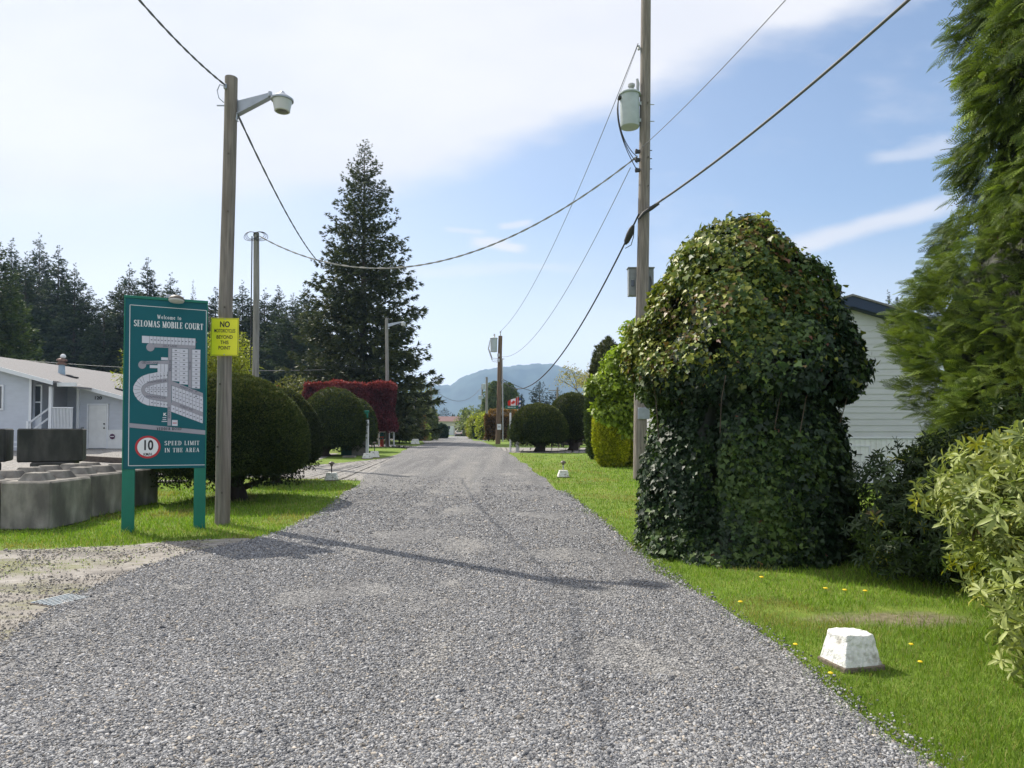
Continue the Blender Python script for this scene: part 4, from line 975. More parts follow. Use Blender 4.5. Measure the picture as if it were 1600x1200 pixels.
# ---------------- poles
def pole(kind, base, top, r0, r1, mat, label, cat='utility pole', group=None, seg=18):
    t = thing(kind, tuple(base), label, cat, group)
    n = 9; pts = []
    for i in range(n):
        f = i/(n-1); p = Vector(base)*(1-f)+Vector(top)*f; pts.append(p+Vector((.012*math.sin(f*7+base[0]), .01*math.sin(f*5), 0)))
    pts[0].z -= .3
    MB().tube(pts, [r0+(r1-r0)*i/(n-1) for i in range(n)], seg).build('shaft', mat, t, 60)
    return t
def axis_pt(base, top, z):
    f = (z-base[2])/(top[2]-base[2]); return Vector(base)*(1-f)+Vector(top)*f

# P1: lamp pole by the sign
b1 = G(346, 820); d1 = b1.y; t1 = P(361, 122, d1)
P1 = pole('street_lamp', b1, t1, .115, .098, mwood, 'tall leaning wooden lamp pole right beside the green map sign', 'lamp post', seg=24)
a0 = P(370, 168, d1); a1 = P(424, 147, d1-.12)
b = MB(); dv = (a1-a0); up = Vector((0, 0, 1))
b.prism([a0+up*-.10, a0+up*.11, a1+up*.035, a1+up*-.02], (0, .05, 0)); b.prism([a0+up*-.12+Vector((0, -.03, 0)), a0+up*-.10+Vector((0, -.03, 0)), a1+up*-.02+Vector((0, -.03, 0)), a1+up*-.04+Vector((0, -.03, 0))], (0, .11, 0))
b.box(a0+Vector((-.02, .02, 0)), (.03, .13, .32), bev=.004); b.build('arm', mgalv, P1)
lc = P(441, 158, d1-.15)
hd = MB().lathe(lc, [(0, .155), (.03, .15), (.05, .12), (.155, .045), (.175, .03), (.175, .005), (.15, .0)], 28).build('lamp_hood', mgalv, P1, 40)
MB().lathe(lc, [(.150, .0), (.145, -.03), (.13, -.10), (.12, -.165), (.10, -.175), (.098, -.17), (.11, -.10), (.12, 0)], 28).build('lamp_lens', mlens, hd, 40)
bx_ = P(430, 149, d1-.13); MB().lathe(bx_+Vector((-.08, 0, .0)), [(0, .06), (.03, .055), (.035, -.02), (0, -.03)], 12).build('photocell', mgalv, hd, 40)
b = MB(); hp = P(352, 135, d1-.11); b.box(hp, (.05, .05, .09), bev=.01); b.tube([hp, hp+Vector((-.08, -.02, .02)), hp+Vector((-.12, -.02, -.08)), hp+Vector((-.09, -.02, -.2)), hp+Vector((-.02, 0, -.26))], .008, 6); b.box(hp+Vector((-.07, 0, -.31)), (.12, .02, .015))
b.tube([P(371, 176, d1-.1), P(369, 186, d1-.1), P(372, 190, d1-.1)], .012, 6)
b.build('cable_clamp', mgalv, P1)
b = MB()
for px, py in ((357, 240), (356, 330), (351, 480), (344, 600), (340, 698), (347, 770)): b.lathe(P(px, py, d1-.108), [(0, -.004), (.016, -.003), (.017, .006), (0, .008)], 10, rot=Matrix.Rotation(R(90), 3, 'X'))
b.build('bolts', mbronze, P1)

# yellow notice on P1
ys_c = P(351, 526.5, d1-.135); sw, sh = 43.5/F_PX*(d1-.13), 59.5/F_PX*(d1-.13)
YS = thing('notice_sign', tuple(ys_c), 'yellow no motorcycles notice fixed to the lamp pole', 'sign')
ux, uy, un = Vector((1, .02, -.012)).normalized(), Vector((.012, 0, 1)).normalized(), Vector((.02, -1, 0)).normalized()
rot = Matrix((ux, -un, uy)).transposed()
MB().box(ys_c, (sw, .004, sh), rot=rot, bev=.0015).build('plate', myel, YS)
b = MB(); e = .012; f = un*.004
for sx_, sy_, w_, h_ in ((0, sh/2-e, sw-2*e, .005), (0, -sh/2+e, sw-2*e, .005), (sw/2-e, 0, .005, sh-2*e-.006), (-sw/2+e, 0, .005, sh-2*e-.006)): b.box(ys_c+ux*sx_+uy*sy_+f, (w_, .002, h_), rot=rot)
b.build('border', mblk, YS)
for txt, y_, s_, bo, sxx in (('NO', .195, .125, .0035, .80), ('MOTORCYCLES', .095, .078, .0006, .60), ('BEYOND', -.005, .080, .0008, .80), ('THIS', -.09, .080, .0008, .80), ('POINT', -.175, .080, .0008, .80)):
    place_text('lettering', txt, s_, ys_c+uy*y_*(sh/.6)+un*.0045, ux, uy, un, mblk, YS, bo, sxx)
b = MB()
for s_ in (-1, 1): b.lathe(ys_c+uy*s_*(sh/2-.02)+un*.004, [(0, -.002), (.009, -.002), (.008, .005), (0, .006)], 10, rot=Matrix.Rotation(R(90), 3, 'X'))
b.build('bolts', mgalv, YS)

# ---------------- the map sign
gl, gr = G(203, 832), G(313, 826)
fl = Vector((P(203, 600, gl.y).x, gl.y, 0)); fr = Vector((P(314, 600, gr.y).x, gr.y, 0))
bu = (fr-fl).normalized(); bn = Vector((bu.y, -bu.x, 0)).normalized()          # bn faces the camera
if bn.y > 0: bn = -bn
SG = thing('map_sign', tuple((gl+gr)/2), 'big teal welcome board with a site map on two green posts', 'sign')
rotb = Matrix((bu, -bn, Vector((0, 0, 1)))).transposed()
zt = Z(466, gl.y)
for base in (fl, fr):
    MB().box(Vector((base.x, base.y, 0))-bn*0.0+Vector((0, 0, (zt-.02)/2-.1)), (.165, .10, zt-.02+.2), rot=rotb, bev=.006).build('post', mgreen, SG)
org = (fl+fr)/2+bn*.066
def bp(px, py, off=0):
    r_ = ray(px, py); c0 = Vector((0, 0, EYE)); tt = (org-c0).dot(bn)/r_.dot(bn); return c0+r_*tt+bn*off
pTL, pBR = bp(197, 468), bp(325, 729)
wd = (fr-fl).length+.165-.03; zb_ = Z(729.5, gl.y)-.03
pc = org+Vector((0, 0, (zt+zb_)/2))-bn*.016
MB().box(pc, (wd, .03, zt-zb_), rot=rotb, bev=.003).build('panel', mgreenp, SG)
b = MB()
for s_ in (-1, 1): b.box(pc+bu*s_*(wd/2+.008), (.016, .045, zt-zb_+.01), rot=rotb)
b.box(pc+Vector((0, 0, (zt-zb_)/2+.02)), (wd+.04, .055, .04), rot=rotb, bev=.004); b.build('edge_frame', mgreen, SG)
def A8(x, y): return (190+x/8, 455+y/8)
def B8(x, y): return (190+x/8, 590+y/8)
def flat(name, polys, off, mat):
    b = MB()
    for pl in polys:
        b.prism([bp(*q, off) for q in pl], -bn*.0015)
    return b.build(name, mat, SG)
flat('map_lots', [
    [A8(*q) for q in ((255, 557), (925, 592), (920, 680), (255, 645))],
    [A8(*q) for q in ((632, 715), (730, 719), (722, 1130), (628, 1120))], [A8(*q) for q in ((731, 719), (830, 724), (828, 1168), (723, 1160))],
    [A8(882, 728), A8(985, 732), B8(977, 138), B8(880, 132)], [A8(*q) for q in ((495, 825), (580, 830), (580, 862), (495, 860))],
    [A8(*q) for q in ((352, 922), (450, 927), (450, 963), (352, 960))], [A8(*q) for q in ((450, 908), (580, 912), (577, 1012), (450, 1010))],
    [A8(577, 1008), A8(577, 1088), A8(450, 1103), A8(350, 1128), A8(285, 1160), B8(255, 110), B8(243, 150), B8(252, 195), B8(285, 240), B8(340, 268), B8(450, 290), B8(577, 308), B8(577, 378), B8(450, 362), B8(320, 345), B8(255, 318), B8(205, 280), B8(165, 225), B8(145, 165), B8(148, 110), A8(165, 1155), A8(205, 1098), A8(260, 1060), A8(330, 1035), A8(450, 1012)],
    [B8(*q) for q in ((577, 58), (450, 78), (350, 105), (305, 125), (287, 152), (305, 182), (350, 200), (450, 218), (577, 240))],
    [B8(*q) for q in ((628, 100), (1016, 242), (1016, 432), (628, 282))], [B8(*q) for q in ((622, 340), (1016, 488), (1013, 572), (620, 425))],
    [B8(*q) for q in ((630, 530), (700, 532), (700, 605), (628, 602))]], .0018, mlot)
def disc(cx, cy, r, n=20): return [(cx+r/8*math.cos(i*6.2832/n), cy+r/8*math.sin(i*6.2832/n)) for i in range(n)]
flat('map_roads', [
    [A8(*q) for q in ((400, 655), (925, 681), (920, 722), (400, 702))], disc(*A8(360, 700), 52), disc(*A8(258, 920), 50),
    [A8(*q) for q in ((270, 875), (585, 866), (585, 908), (270, 914))],
    [A8(585, 705), A8(628, 707), B8(618, 600), B8(573, 600)], [A8(834, 720), A8(880, 722), B8(876, 132), B8(834, 118)],
    [A8(577, 1090), B8(577, 56), B8(450, 76), B8(350, 103), B8(303, 123), B8(285, 152), B8(303, 184), B8(350, 203), B8(450, 221), B8(577, 243), B8(577, 305), B8(450, 288), B8(342, 266), B8(287, 238), B8(254, 195), B8(245, 150), B8(257, 112), A8(287, 1162), A8(350, 1130), A8(450, 1105)],
    [B8(*q) for q in ((600, 30), (640, 45), (1016, 195), (1016, 240), (628, 97))], [B8(*q) for q in ((628, 284), (1016, 434), (1016, 486), (620, 338))],
    [B8(*q) for q in ((90, 567), (1048, 660), (1045, 714), (90, 622))]], .0028, mgrey)
def seg(p, q, w, off, b):
    A_, B_ = bp(*p, off), bp(*q, off); dv_ = (B_-A_); n_ = dv_.cross(bn).normalized()*w/2
    b.prism([A_-n_, A_+n_, B_+n_, B_-n_], -bn*.001)
b = MB()
for i in range(14):
    x = 350+i*44.2; y0 = 557+(x-255)*.0522; seg(A8(x, y0), A8(x, y0+88), .004, .0035, b)
for i in range(1, 8):
    seg(A8(630, 715+i*51), A8(727, 718+i*51), .004, .0035, b); seg(A8(729, 722+i*55.5), A8(829, 726+i*55.5), .004, .0035, b)
for i in range(1, 11):
    y = 730+i*55.5; seg(A8(881, y), A8(981, y+3), .004, .0035, b)
for i in range(1, 9):
    x = 628+i*43.1; f = i/9; seg(B8(x, 100+142*f), B8(x, 282+150*f), .004, .0035, b); seg(B8(x, 340+148*f), B8(x, 425+147*f), .004, .0035, b)
seg(B8(628, 190), B8(1016, 338), .004, .0035, b); seg(B8(290, 152), B8(577, 150), .004, .0035, b)
for i in range(6): x = 350+i*45; seg(B8(x, 104-i*9), B8(x, 201+i*8), .004, .0035, b)
for i in range(6): x = 350+i*45; seg(A8(x, 1040-i*6), A8(x, 1125-i*8), .004, .0035, b); seg(B8(x, 268+i*8), B8(x, 350+i*6), .004, .0035, b)
for a in (-1.9, -2.2, -2.5, -2.8, -3.1, -3.4, -3.7, -4.0, -4.3):
    c0 = B8(310, 155); r0, r1 = 75/8, 155/8; seg((c0[0]+r0*math.cos(a), c0[1]+r0*1.3*math.sin(a)), (c0[0]+r1*math.cos(a), c0[1]+r1*1.2*math.sin(a)), .004, .0035, b)
seg(A8(490, 910), A8(490, 1010), .004, .0035, b); seg(A8(535, 912), A8(535, 1010), .004, .0035, b)
b.build('map_lot_lines', mline, SG)
b = MB(); c4 = [A8(105, 170), A8(1060, 242), B8(1052, 1090), B8(85, 1102)]
for i in range(4): seg(c4[i], c4[(i+1) % 4], .008, .002, b)
b.build('border_line', mlet, SG)
# number plates of the lots
b = MB()
def tick(p, w=.030):
    q = bp(*p, .0036); b.prism([q-bu*w/2-Vector((0, 0, .007)), q+bu*w/2-Vector((0, 0, .007)), q+bu*w/2+Vector((0, 0, .007)), q-bu*w/2+Vector((0, 0, .007))], -bn*.0008)
for i in range(8): tick(A8(678, 742+i*51)); tick(A8(780, 750+i*55.5))
for i in range(11): tick(A8(932, 758+i*55.5))
for i in range(14): tick(A8(375+i*43, 608+i*2.2), .02)
for i in range(9): f = (i+.5)/9; x = 628+388*f; tick(B8(x, 145+142*f), .02); tick(B8(x, 238+148*f), .02); tick(B8(x, 383+147*f), .02)
for i in range(6): tick(B8(330+i*45, 128), .016); tick(B8(330+i*45, 175), .016); tick(A8(380+i*38, 1075-i*5), .016); tick(B8(380+i*38, 312+i*6), .016)
b.build('map_lot_numbers', mline, SG)
uz = Vector((0, 0, 1))
# hand made serif capitals: strokes (x0,y0,x1,y1,width) on a 1-high grid, bowls as arcs
SER = {}
def serif_text(name, txt, h, origin, mat, off=.0022, sx=1.0, space=.16, wmul=1.0, fit=None):
    th, tn = .17*wmul, .075*wmul
    def arc(cx, cy, rx, ry, a0, a1, n=10, thick=True):
        o_ = []
        for i in range(n):
            p_, q_ = a0+(a1-a0)*i/n, a0+(a1-a0)*(i+1)/n; m_ = (p_+q_)/2; w_ = tn+(th-tn)*abs(math.cos(m_))**1.5
            o_.append((cx+rx*math.cos(p_), cy+ry*math.sin(p_), cx+rx*math.cos(q_), cy+ry*math.sin(q_), w_))
        return o_
    def sf(x, y, w=.3): return (x-w/2, y, x+w/2, y, .05)
    T_, B_ = .97, .03; pi = math.pi
    D = {'I': (.34, [(.17, 0, .17, 1, th), sf(.17, T_, .32), sf(.17, B_, .32)]),
         'L': (.62, [(.17, 0, .17, 1, th), sf(.17, T_, .34), (0, .03, .56, .03, .06), (.56, 0, .56, .26, .05)]),
         'E': (.64, [(.17, 0, .17, 1, th), (0, .97, .56, .97, .06), (0, .03, .58, .03, .06), (.17, .51, .44, .51, .06), (.44, .38, .44, .64, .05), (.56, 1, .56, .76, .05), (.58, 0, .58, .26, .05)]),
         'T': (.68, [(.33, 0, .33, 1, th), sf(.33, B_, .34), (.02, .97, .64, .97, .06), (.03, 1, .03, .74, .05), (.63, 1, .63, .74, .05)]),
         'H': (.80, [(.17, 0, .17, 1, th), (.61, 0, .61, 1, th), (.17, .51, .61, .51, .06), sf(.17, T_, .32), sf(.17, B_, .32), sf(.61, T_, .32), sf(.61, B_, .32)]),
         'N': (.82, [(.16, 0, .16, 1, tn), (.64, 0, .64, 1, tn), (.14, .97, .64, .03, th), sf(.14, T_, .26), sf(.16, B_, .28), sf(.64, T_, .28)]),
         'M': (.98, [(.16, 0, .16, 1, tn), (.80, 0, .80, 1, th), (.15, .97, .47, .06, th), (.47, .06, .79, .97, tn), sf(.14, T_, .26), sf(.16, B_, .28), sf(.80, T_, .3), sf(.80, B_, .32)]),
         'A': (.78, [(.12, .03, .37, .97, tn), (.37, .97, .62, .03, th), (.2, .34, .53, .34, .06), sf(.12, B_, .26), sf(.62, B_, .30)]),
         'V': (.76, [(.14, .97, .38, .03, th), (.38, .03, .60, .97, tn), sf(.14, T_, .3), sf(.60, T_, .26)]),
         'O': (.80, arc(.38, .5, .30, .46, 0, 2*pi, 24)),
         'C': (.74, arc(.38, .5, .30, .46, .7, 2*pi-.7, 20)+[(.64, .97, .64, .70, .05), (.64, .03, .64, .24, .05)]),
         'D': (.80, [(.17, 0, .17, 1, th), (0, .97, .34, .97, .06), (0, .03, .34, .03, .06)]+arc(.34, .5, .32, .47, -pi/2, pi/2, 14)),
         'B': (.70, [(.17, 0, .17, 1, th), (0, .97, .34, .97, .06), (0, .03, .34, .03, .06), (.17, .52, .34, .52, .05)]+arc(.34, .745, .19, .225, -pi/2, pi/2, 9)+arc(.34, .275, .23, .245, -pi/2, pi/2, 9)),
         'P': (.66, [(.17, 0, .17, 1, th), sf(.17, B_, .34), (0, .97, .34, .97, .06), (.17, .46, .34, .46, .05)]+arc(.34, .715, .23, .255, -pi/2, pi/2, 9)),
         'R': (.76, [(.17, 0, .17, 1, th), sf(.17, B_, .34), (0, .97, .34, .97, .06), (.17, .50, .34, .50, .05), (.36, .50, .62, .03, th), sf(.66, B_, .16)]+arc(.34, .735, .20, .235, -pi/2, pi/2, 9)),
         'S': (.62, arc(.30, .74, .20, .22, .6, pi*1.5, 10)+arc(.30, .27, .22, .24, pi*.5, -pi+.3, 10)+[(.50, .97, .50, .74, .05), (.07, .03, .07, .27, .05)]),
         'U': (.80, [(.17, .28, .17, 1, th), (.62, .28, .62, 1, tn), sf(.17, T_, .32), sf(.62, T_, .26)]+arc(.395, .28, .225, .25, pi, 2*pi, 10)),
         'W': (1.06, [(.13, .97, .33, .03, th), (.33, .03, .52, .90, tn), (.52, .90, .71, .03, th), (.71, .03, .90, .97, tn), sf(.13, T_, .28), sf(.90, T_, .26)]),
         'e': (.52, arc(.24, .33, .18, .29, .35, 2*pi-.5, 14)+[(.08, .36, .42, .36, .05)]), 'l': (.26, [(.12, 0, .12, 1, th*.8), sf(.12, B_, .24)]),
         'c': (.48, arc(.24, .33, .18, .29, .7, 2*pi-.7, 12)), 'o': (.54, arc(.25, .33, .19, .29, 0, 2*pi, 16)),
         'm': (.86, [(.12, 0, .12, .62, th*.8), (.40, 0, .40, .5, th*.8), (.68, 0, .68, .5, th*.8), sf(.12, B_, .22), sf(.40, B_, .22), sf(.68, B_, .22)]+arc(.26, .46, .14, .14, 0, pi, 6)+arc(.54, .46, .14, .14, 0, pi, 6)),
         't': (.34, [(.14, .1, .14, .85, th*.8), (0, .6, .30, .6, .05), (.14, .06, .30, .06, .08)]), ' ': (.34, [])}
    tot = sum(D[c][0]+space for c in txt)-space; sx = fit/(tot*h) if fit else sx; x = -tot/2*sx*h; b = MB(); k = 0
    for ch in txt:
        w_, sg_ = D[ch]
        for (x0, y0, x1, y1, ww) in sg_:
            A_ = origin+bu*(x+x0*h*sx)+uz*(y0-.5)*h; B_ = origin+bu*(x+x1*h*sx)+uz*(y1-.5)*h; dv_ = B_-A_
            vert = abs(dv_.z) > abs(dv_.dot(bu)); ext = dv_.normalized()*(.008*h if len(sg_) < 9 else .02*h)
            n_ = dv_.cross(bn).normalized()*ww*h/2*(sx if vert else .72); k += 1; o_ = bn*(off+.00004*(k % 7))
            b.prism([A_-n_-ext+o_, A_+n_-ext+o_, B_+n_+ext+o_, B_-n_+ext+o_], -bn*.001)
        x += (w_+space)*h*sx
    return b.build(name, mat, SG)
def width(px0, py0, px1, py1): return (bp(px1, py1)-bp(px0, py0)).length
def mid(p, q, off=0): return (bp(*p)+bp(*q))/2+bn*off
serif_text('lettering', 'SELOMAS MOBILE COURT', .094, mid(A8(155, 398), A8(1020, 445)), mlet, fit=width(*A8(155, 398), *A8(1020, 445)), space=.10, wmul=1.35)
serif_text('lettering', 'Welcome to', .062, mid(A8(445, 318), A8(745, 338)), mlet, fit=width(*A8(445, 318), *A8(745, 338)), wmul=1.1)
serif_text('lettering', 'SPEED LIMIT', .064, mid(B8(538, 815), B8(972, 820)), mlet, fit=width(*B8(538, 815), *B8(972, 820)), wmul=1.0)
serif_text('lettering', 'IN THE AREA', .064, mid(B8(538, 905), B8(972, 905)), mlet, fit=width(*B8(538, 905), *B8(972, 905)), wmul=1.0)
serif_text('lettering', 'VEDDER ROAD', .042, mid(B8(440, 628), B8(748, 650)), mblk, off=.0045, fit=width(*B8(440, 628), *B8(748, 650)), wmul=1.3)
for txt, p, s_, ang in (('LILLY LANE', A8(605, 685), .040, 0), ('CEDAR LANE', A8(355, 895), .040, 0), ('DOGWOOD DR', A8(440, 1130), .038, 8), ('DOGWOOD DR', B8(430, 245), .038, -5), ('FOREST AVE', B8(810, 140), .036, -20), ('FOREST AVE', B8(810, 380), .036, -20), ('SPRUCE DR', A8(608, 930), .036, 90), ('PINE DR', A8(856, 930), .036, 90), ('SPRUCE DR', B8(597, 440), .036, 90)):
    c_, s2 = math.cos(R(ang)), math.sin(R(ang)); place_text('lettering', txt, s_*1.1, bp(*p, .0035), bu*c_+uz*s2, -bu*s2+uz*c_, bn, mline, SG, .0008, .85)
place_text('lettering', 'K', .06, bp(*B8(540, 462), .003), bu, uz, bn, mlet, SG, .003)
for i, w_ in enumerate((.05, .05, .075)):
    q = bp(*B8(536, 500+i*24), .0025); MB().box(q, (w_, .002, .012), rot=rotb).build('small_print', mlot, SG)
q = bp(*B8(664, 568), .0035); MB().box(q, (.055, .001, .012), rot=rotb).build('small_print', mred, SG)
cc0 = bp(*B8(328, 868), .003); rr_ = width(*B8(168, 868), *B8(488, 868))/2
rotd = Matrix((bu, uz, bn)).transposed()
MB().lathe(cc0-bn*.002, [(0, .0), (rr_, .0), (rr_, .004), (0, .004)], 48, rot=rotd).build('speed_roundel', mred, SG)
MB().lathe(cc0+bn*.0022, [(0, .0), (rr_*.82, .0), (rr_*.82, .0015), (0, .0015)], 48, rot=rotd).build('speed_roundel_face', mlet, SG)
place_text('lettering', '10', .20, cc0+bn*.0045+uz*.02, bu, uz, bn, mblk, SG, .006, .72)
place_text('lettering', 'KM/H', .055, cc0+bn*.0045-uz*.108, bu, uz, bn, mblk, SG, .0012, .85)
# flood light on the top rail
fc = bp(270, 470)+Vector((0, 0, .03))
FL = thing('flood_light', tuple(fc), 'small silver flood light on the top edge of the green map board', 'lamp')
MB().box(fc+Vector((-.03, .02, .03)), (.14, .09, .06), rot=rotb, bev=.012).build('bracket', mgalv, FL)
q = fc+bn*.16+Vector((.06, 0, -.04))
hh = MB().lathe(q, [(0, .06), (.06, .055), (.10, .03), (.115, 0), (.115, -.012)], 24, sy=.8, rot=Matrix.Rotation(R(-14), 3, 'X')).build('lamp_head', mbronze, FL, 40)
MB().lathe(q, [(.112, -.012), (.105, -.03), (.06, -.045), (0, -.05)], 24, sy=.8, rot=Matrix.Rotation(R(-14), 3, 'X')).build('lamp_lens', mlens, hh, 40)
MB().tube([fc+Vector((-.02, .0, .03)), fc+bn*.08+Vector((.02, 0, .03)), q+Vector((0, 0, .03))], .016, 8).build('swivel_arm', mgalv, FL)

# ---------------- other poles
g = G(401, 742); b2 = Vector((X(399, 25), 25, Tz(X(399, 25), 25))); t2 = P(401, 364, 25)
P2 = pole('utility_pole', b2, t2, .125, .10, mwood2, 'bare grey pole with cable coils at its top, behind the largest dome yew', group='wooden poles')
b = MB()
for s_ in (-1, 1):
    for k in range(3):
        c_ = t2+Vector((s_*(.12+.03*k), -.1, -.12-.02*k)); b.tube([c_+Vector(((.20+.03*k)*math.cos(a), .04*math.sin(a*2+k), (.13+.02*k)*math.sin(a))) for a in np.linspace(0, 6.283, 16)], .010, 6, False)
b.tube([t2+Vector((-.13, -.1, -.15)), t2+Vector((-.14, -.08, -2)), t2+Vector((-.15, -.06, -5))], .022, 6)
b.build('cable_coils', mblack, P2)

b3 = G(1000, 749); d3 = b3.y; t3 = P(1010, -25, d3)
P3 = pole('utility_pole', b3, t3, .19, .135, mwood, 'tall wooden utility pole with transformer beside the ivy mound', group='wooden poles', seg=24)
tc_ = P(984, 173, d3-.05); rr3 = 15.5/F_PX*d3; hh3 = 52/F_PX*d3
TR = MB().lathe(tc_, [(0, -hh3/2-.01), (rr3*.93, -hh3/2-.01), (rr3*.97, -hh3/2+.02), (rr3*.98, hh3/2-.04), (rr3*1.12, hh3/2-.035), (rr3*1.12, hh3/2), (rr3*.9, hh3/2+.05), (0, hh3/2+.10)], 32).build('transformer', mcan, P3, 40)
bt = tc_+Vector((.05, 0, hh3/2+.06))
MB().lathe(bt, [(0, 0), (.05, 0), (.05, .05), (.075, .06), (.05, .08), (.045, .11), (.075, .12), (.05, .14), (.10, .17), (.10, .22), (.06, .25), (0, .26)], 16).build('bushing', mcer, TR, 30)
MB().tube([bt+Vector((.18, 0, -.05)), bt+Vector((.18, 0, .25)), bt+Vector((.16, 0, .38))], [.03, .05, .035], 10).build('lightning_arrester', mcer, TR, 40)
b = MB(); px_ = axis_pt(b3, t3, tc_.z).x
for dz_ in (.2, -.28): b.box((px_-.13, d3-.05, tc_.z+dz_), (.26, .08, .09)); b.box((px_+.20, d3, tc_.z+dz_), (.14, .02, .02))
b.build('bracket', mcan, TR)
b = MB(); s0 = tc_+Vector((-rr3*1.15, -.05, hh3*.36))
for k in range(3):
    b.box(s0+Vector((.02, .05*(k-1), 0)), (.09, .05, .07), bev=.01)
b.build('terminals', mblack, TR)
b = MB()
def sagc(p, q, sag, r, n=14, tw=0, s=None):
    pts = []
    for i in range(n+1):
        f_ = i/n; v_ = Vector(p)*(1-f_)+Vector(q)*f_; v_.z -= sag*4*f_*(1-f_); pts.append(v_)
    return pts
for k, zz in enumerate((245, 255, 267)):
    e_ = P(996, zz, d3-.14); m1 = s0+Vector((-.10-.05*k, -.05, -.8)); m2 = P(978+k*4, 232+k*9, d3-.2)
    pts = []
    for i in range(17):
        u = i/16; pts.append(s0*(1-u)**3+m1*3*u*(1-u)**2+m2*3*u*u*(1-u)+e_*u**3)
    b.tube(pts, .012, 6)
b.build('drop_wires', mblack, P3)
b = MB()
for zz in (237, 250, 266):
    q = P(997, zz, d3-.13); b.box(q, (.13, .09, .10), bev=.02); b.box(P(1016, zz-2, d3), (.10, .02, .02)); b.lathe(q+Vector((-.05, -.02, -.07)), [(0, 0), (.04, .01), (.045, .07), (.03, .13), (0, .14)], 12)
b.build('insulator_rack', mblack, P3, 40)
b = MB(); q = P(998, 72, d3-.05)
b.tube([axis_pt(b3, t3, Z(98, d3))+Vector((-.12, 0, 0)), q+Vector((.05, 0, -.05)), q], .012, 6); b.lathe(q+Vector((0, 0, -.12)), [(0, 0), (.035, .01), (.04, .05), (.03, .07), (.04, .09), (.03, .13), (0, .14)], 12)
b.build('line_insulator', mcer, P3, 40)
# metering cabinet behind the shaft and its conduit
mb = P(1004, 438, d3+.0); wv = 40/F_PX*d3; hv = 44/F_PX*d3
CB = MB().box(mb+Vector((0, .30, 0)), (wv, .22, hv), bev=.012, seg=2).box(mb+Vector((0, .29, hv/2+.01)), (wv+.05, .27, .03), bev=.005).build('meter_cabinet', mboxm, P3)
MB().box(mb+Vector((-wv*.34, .18, -.04)), (.09, .012, .18), bev=.004).build('breaker_window', mglass, CB)
MB().tube([mb+Vector((wv*.36, .17, .15)), mb+Vector((wv*.40, .14, 0)), mb+Vector((wv*.36, .16, -.25)), mb+Vector((wv*.2, .17, -.3))], .022, 8).build('cable', mcable, CB)
q = P(1004, 646, d3-.19); MB().box(q+Vector((.03, 0, 0)), (.32, .05, .32), bev=.008).build('tag_plate', mgalv, P3)
b = MB()
for px, py in ((1012, 160), (1013, 245), (1013, 290), (1002, 500), (998, 590), (1001, 700)): b.lathe(P(px, py, d3-.17), [(0, -.01), (.022, -.01), (.022, .01), (0, .015)], 10, rot=Matrix.Rotation(R(90), 3, 'X'))
b.build('bolts', mbronze, P3)
MB().tube([axis_pt(b3, t3, z_)+Vector((-.145-.04*(1-z_/12), -.06, 0)) for z_ in (2.2, 4, 6, 8)], .008, 5).build('ground_wire', mcable, P3)

def spole(px, pyb, pyt, d, r, mat, label, ptx=None, cat='utility pole', kind='utility_pole'):
    x = X(px, d); bs = Vector((x, d, Tz(x, d))); tp = P(ptx or px, pyt, d); return pole(kind, bs, tp, r, r*.8, mat, label, cat, 'wooden poles', 12), bs, tp
g = G(778, 694)
P4, b4, t4 = spole(778, 694, 525, g.y, .19, mwood3, 'brown utility pole with a transformer at mid distance right of the road', 782); d4 = g.y
q = P(771.5, 539, d4-.1)
TR4 = MB().lathe(q, [(0, -.52), (.25, -.52), (.27, .45), (.30, .46), (.30, .50), (.2, .56), (0, .58)], 20).build('transformer', mcan, P4, 40)
MB().lathe(q+Vector((.05, 0, .55)), [(0, 0), (.05, 0), (.07, .08), (.04, .12), (.08, .2), (.05, .27), (0, .28)], 10).build('bushing', mcer, TR4, 40)
b = MB()
for k in range(3): b.tube([q+Vector((-.28, -.1, .35)), q+Vector((-.36-.03*k, -.1, -.3)), q+Vector((-.1, -.1, -1.0-.12*k)), P(778, 560+k*3, d4-.18)], .022, 5)
b.build('drop_wires', mcer, P4)
b = MB(); b.box(P(779, 555, d4-.2), (.18, .14, .25), bev=.02); b.box(P(779, 563, d4-.2), (.18, .14, .25), bev=.02); b.lathe(t4, [(0, 0), (.03, .0), (.03, .25), (.07, .28), (.05, .36), (0, .38)], 8); b.box(P(785, 561, d4-.1), (.3, .05, .05)); b.build('insulators', mcer, P4, 40)
NP = thing('number_plate', tuple(P(780, 667, d4-.21)), 'small white number plate nailed to the brown transformer pole', 'sign')
MB().box(P(780, 667, d4-.215), (.30, .012, .42), bev=.003).build('plate', mwhite, NP); place_text('lettering', '15', .2, P(780, 667, d4-.224), Vector((1, 0, 0)), uz, Vector((0, -1, 0)), mline, NP, .004)
MB().tube([P(785.6, 690, d4-.02), P(785.6, 640, d4-.02), P(784.6, 560, d4-.02)], .045, 8).build('conduit', mcer, P4, 40)
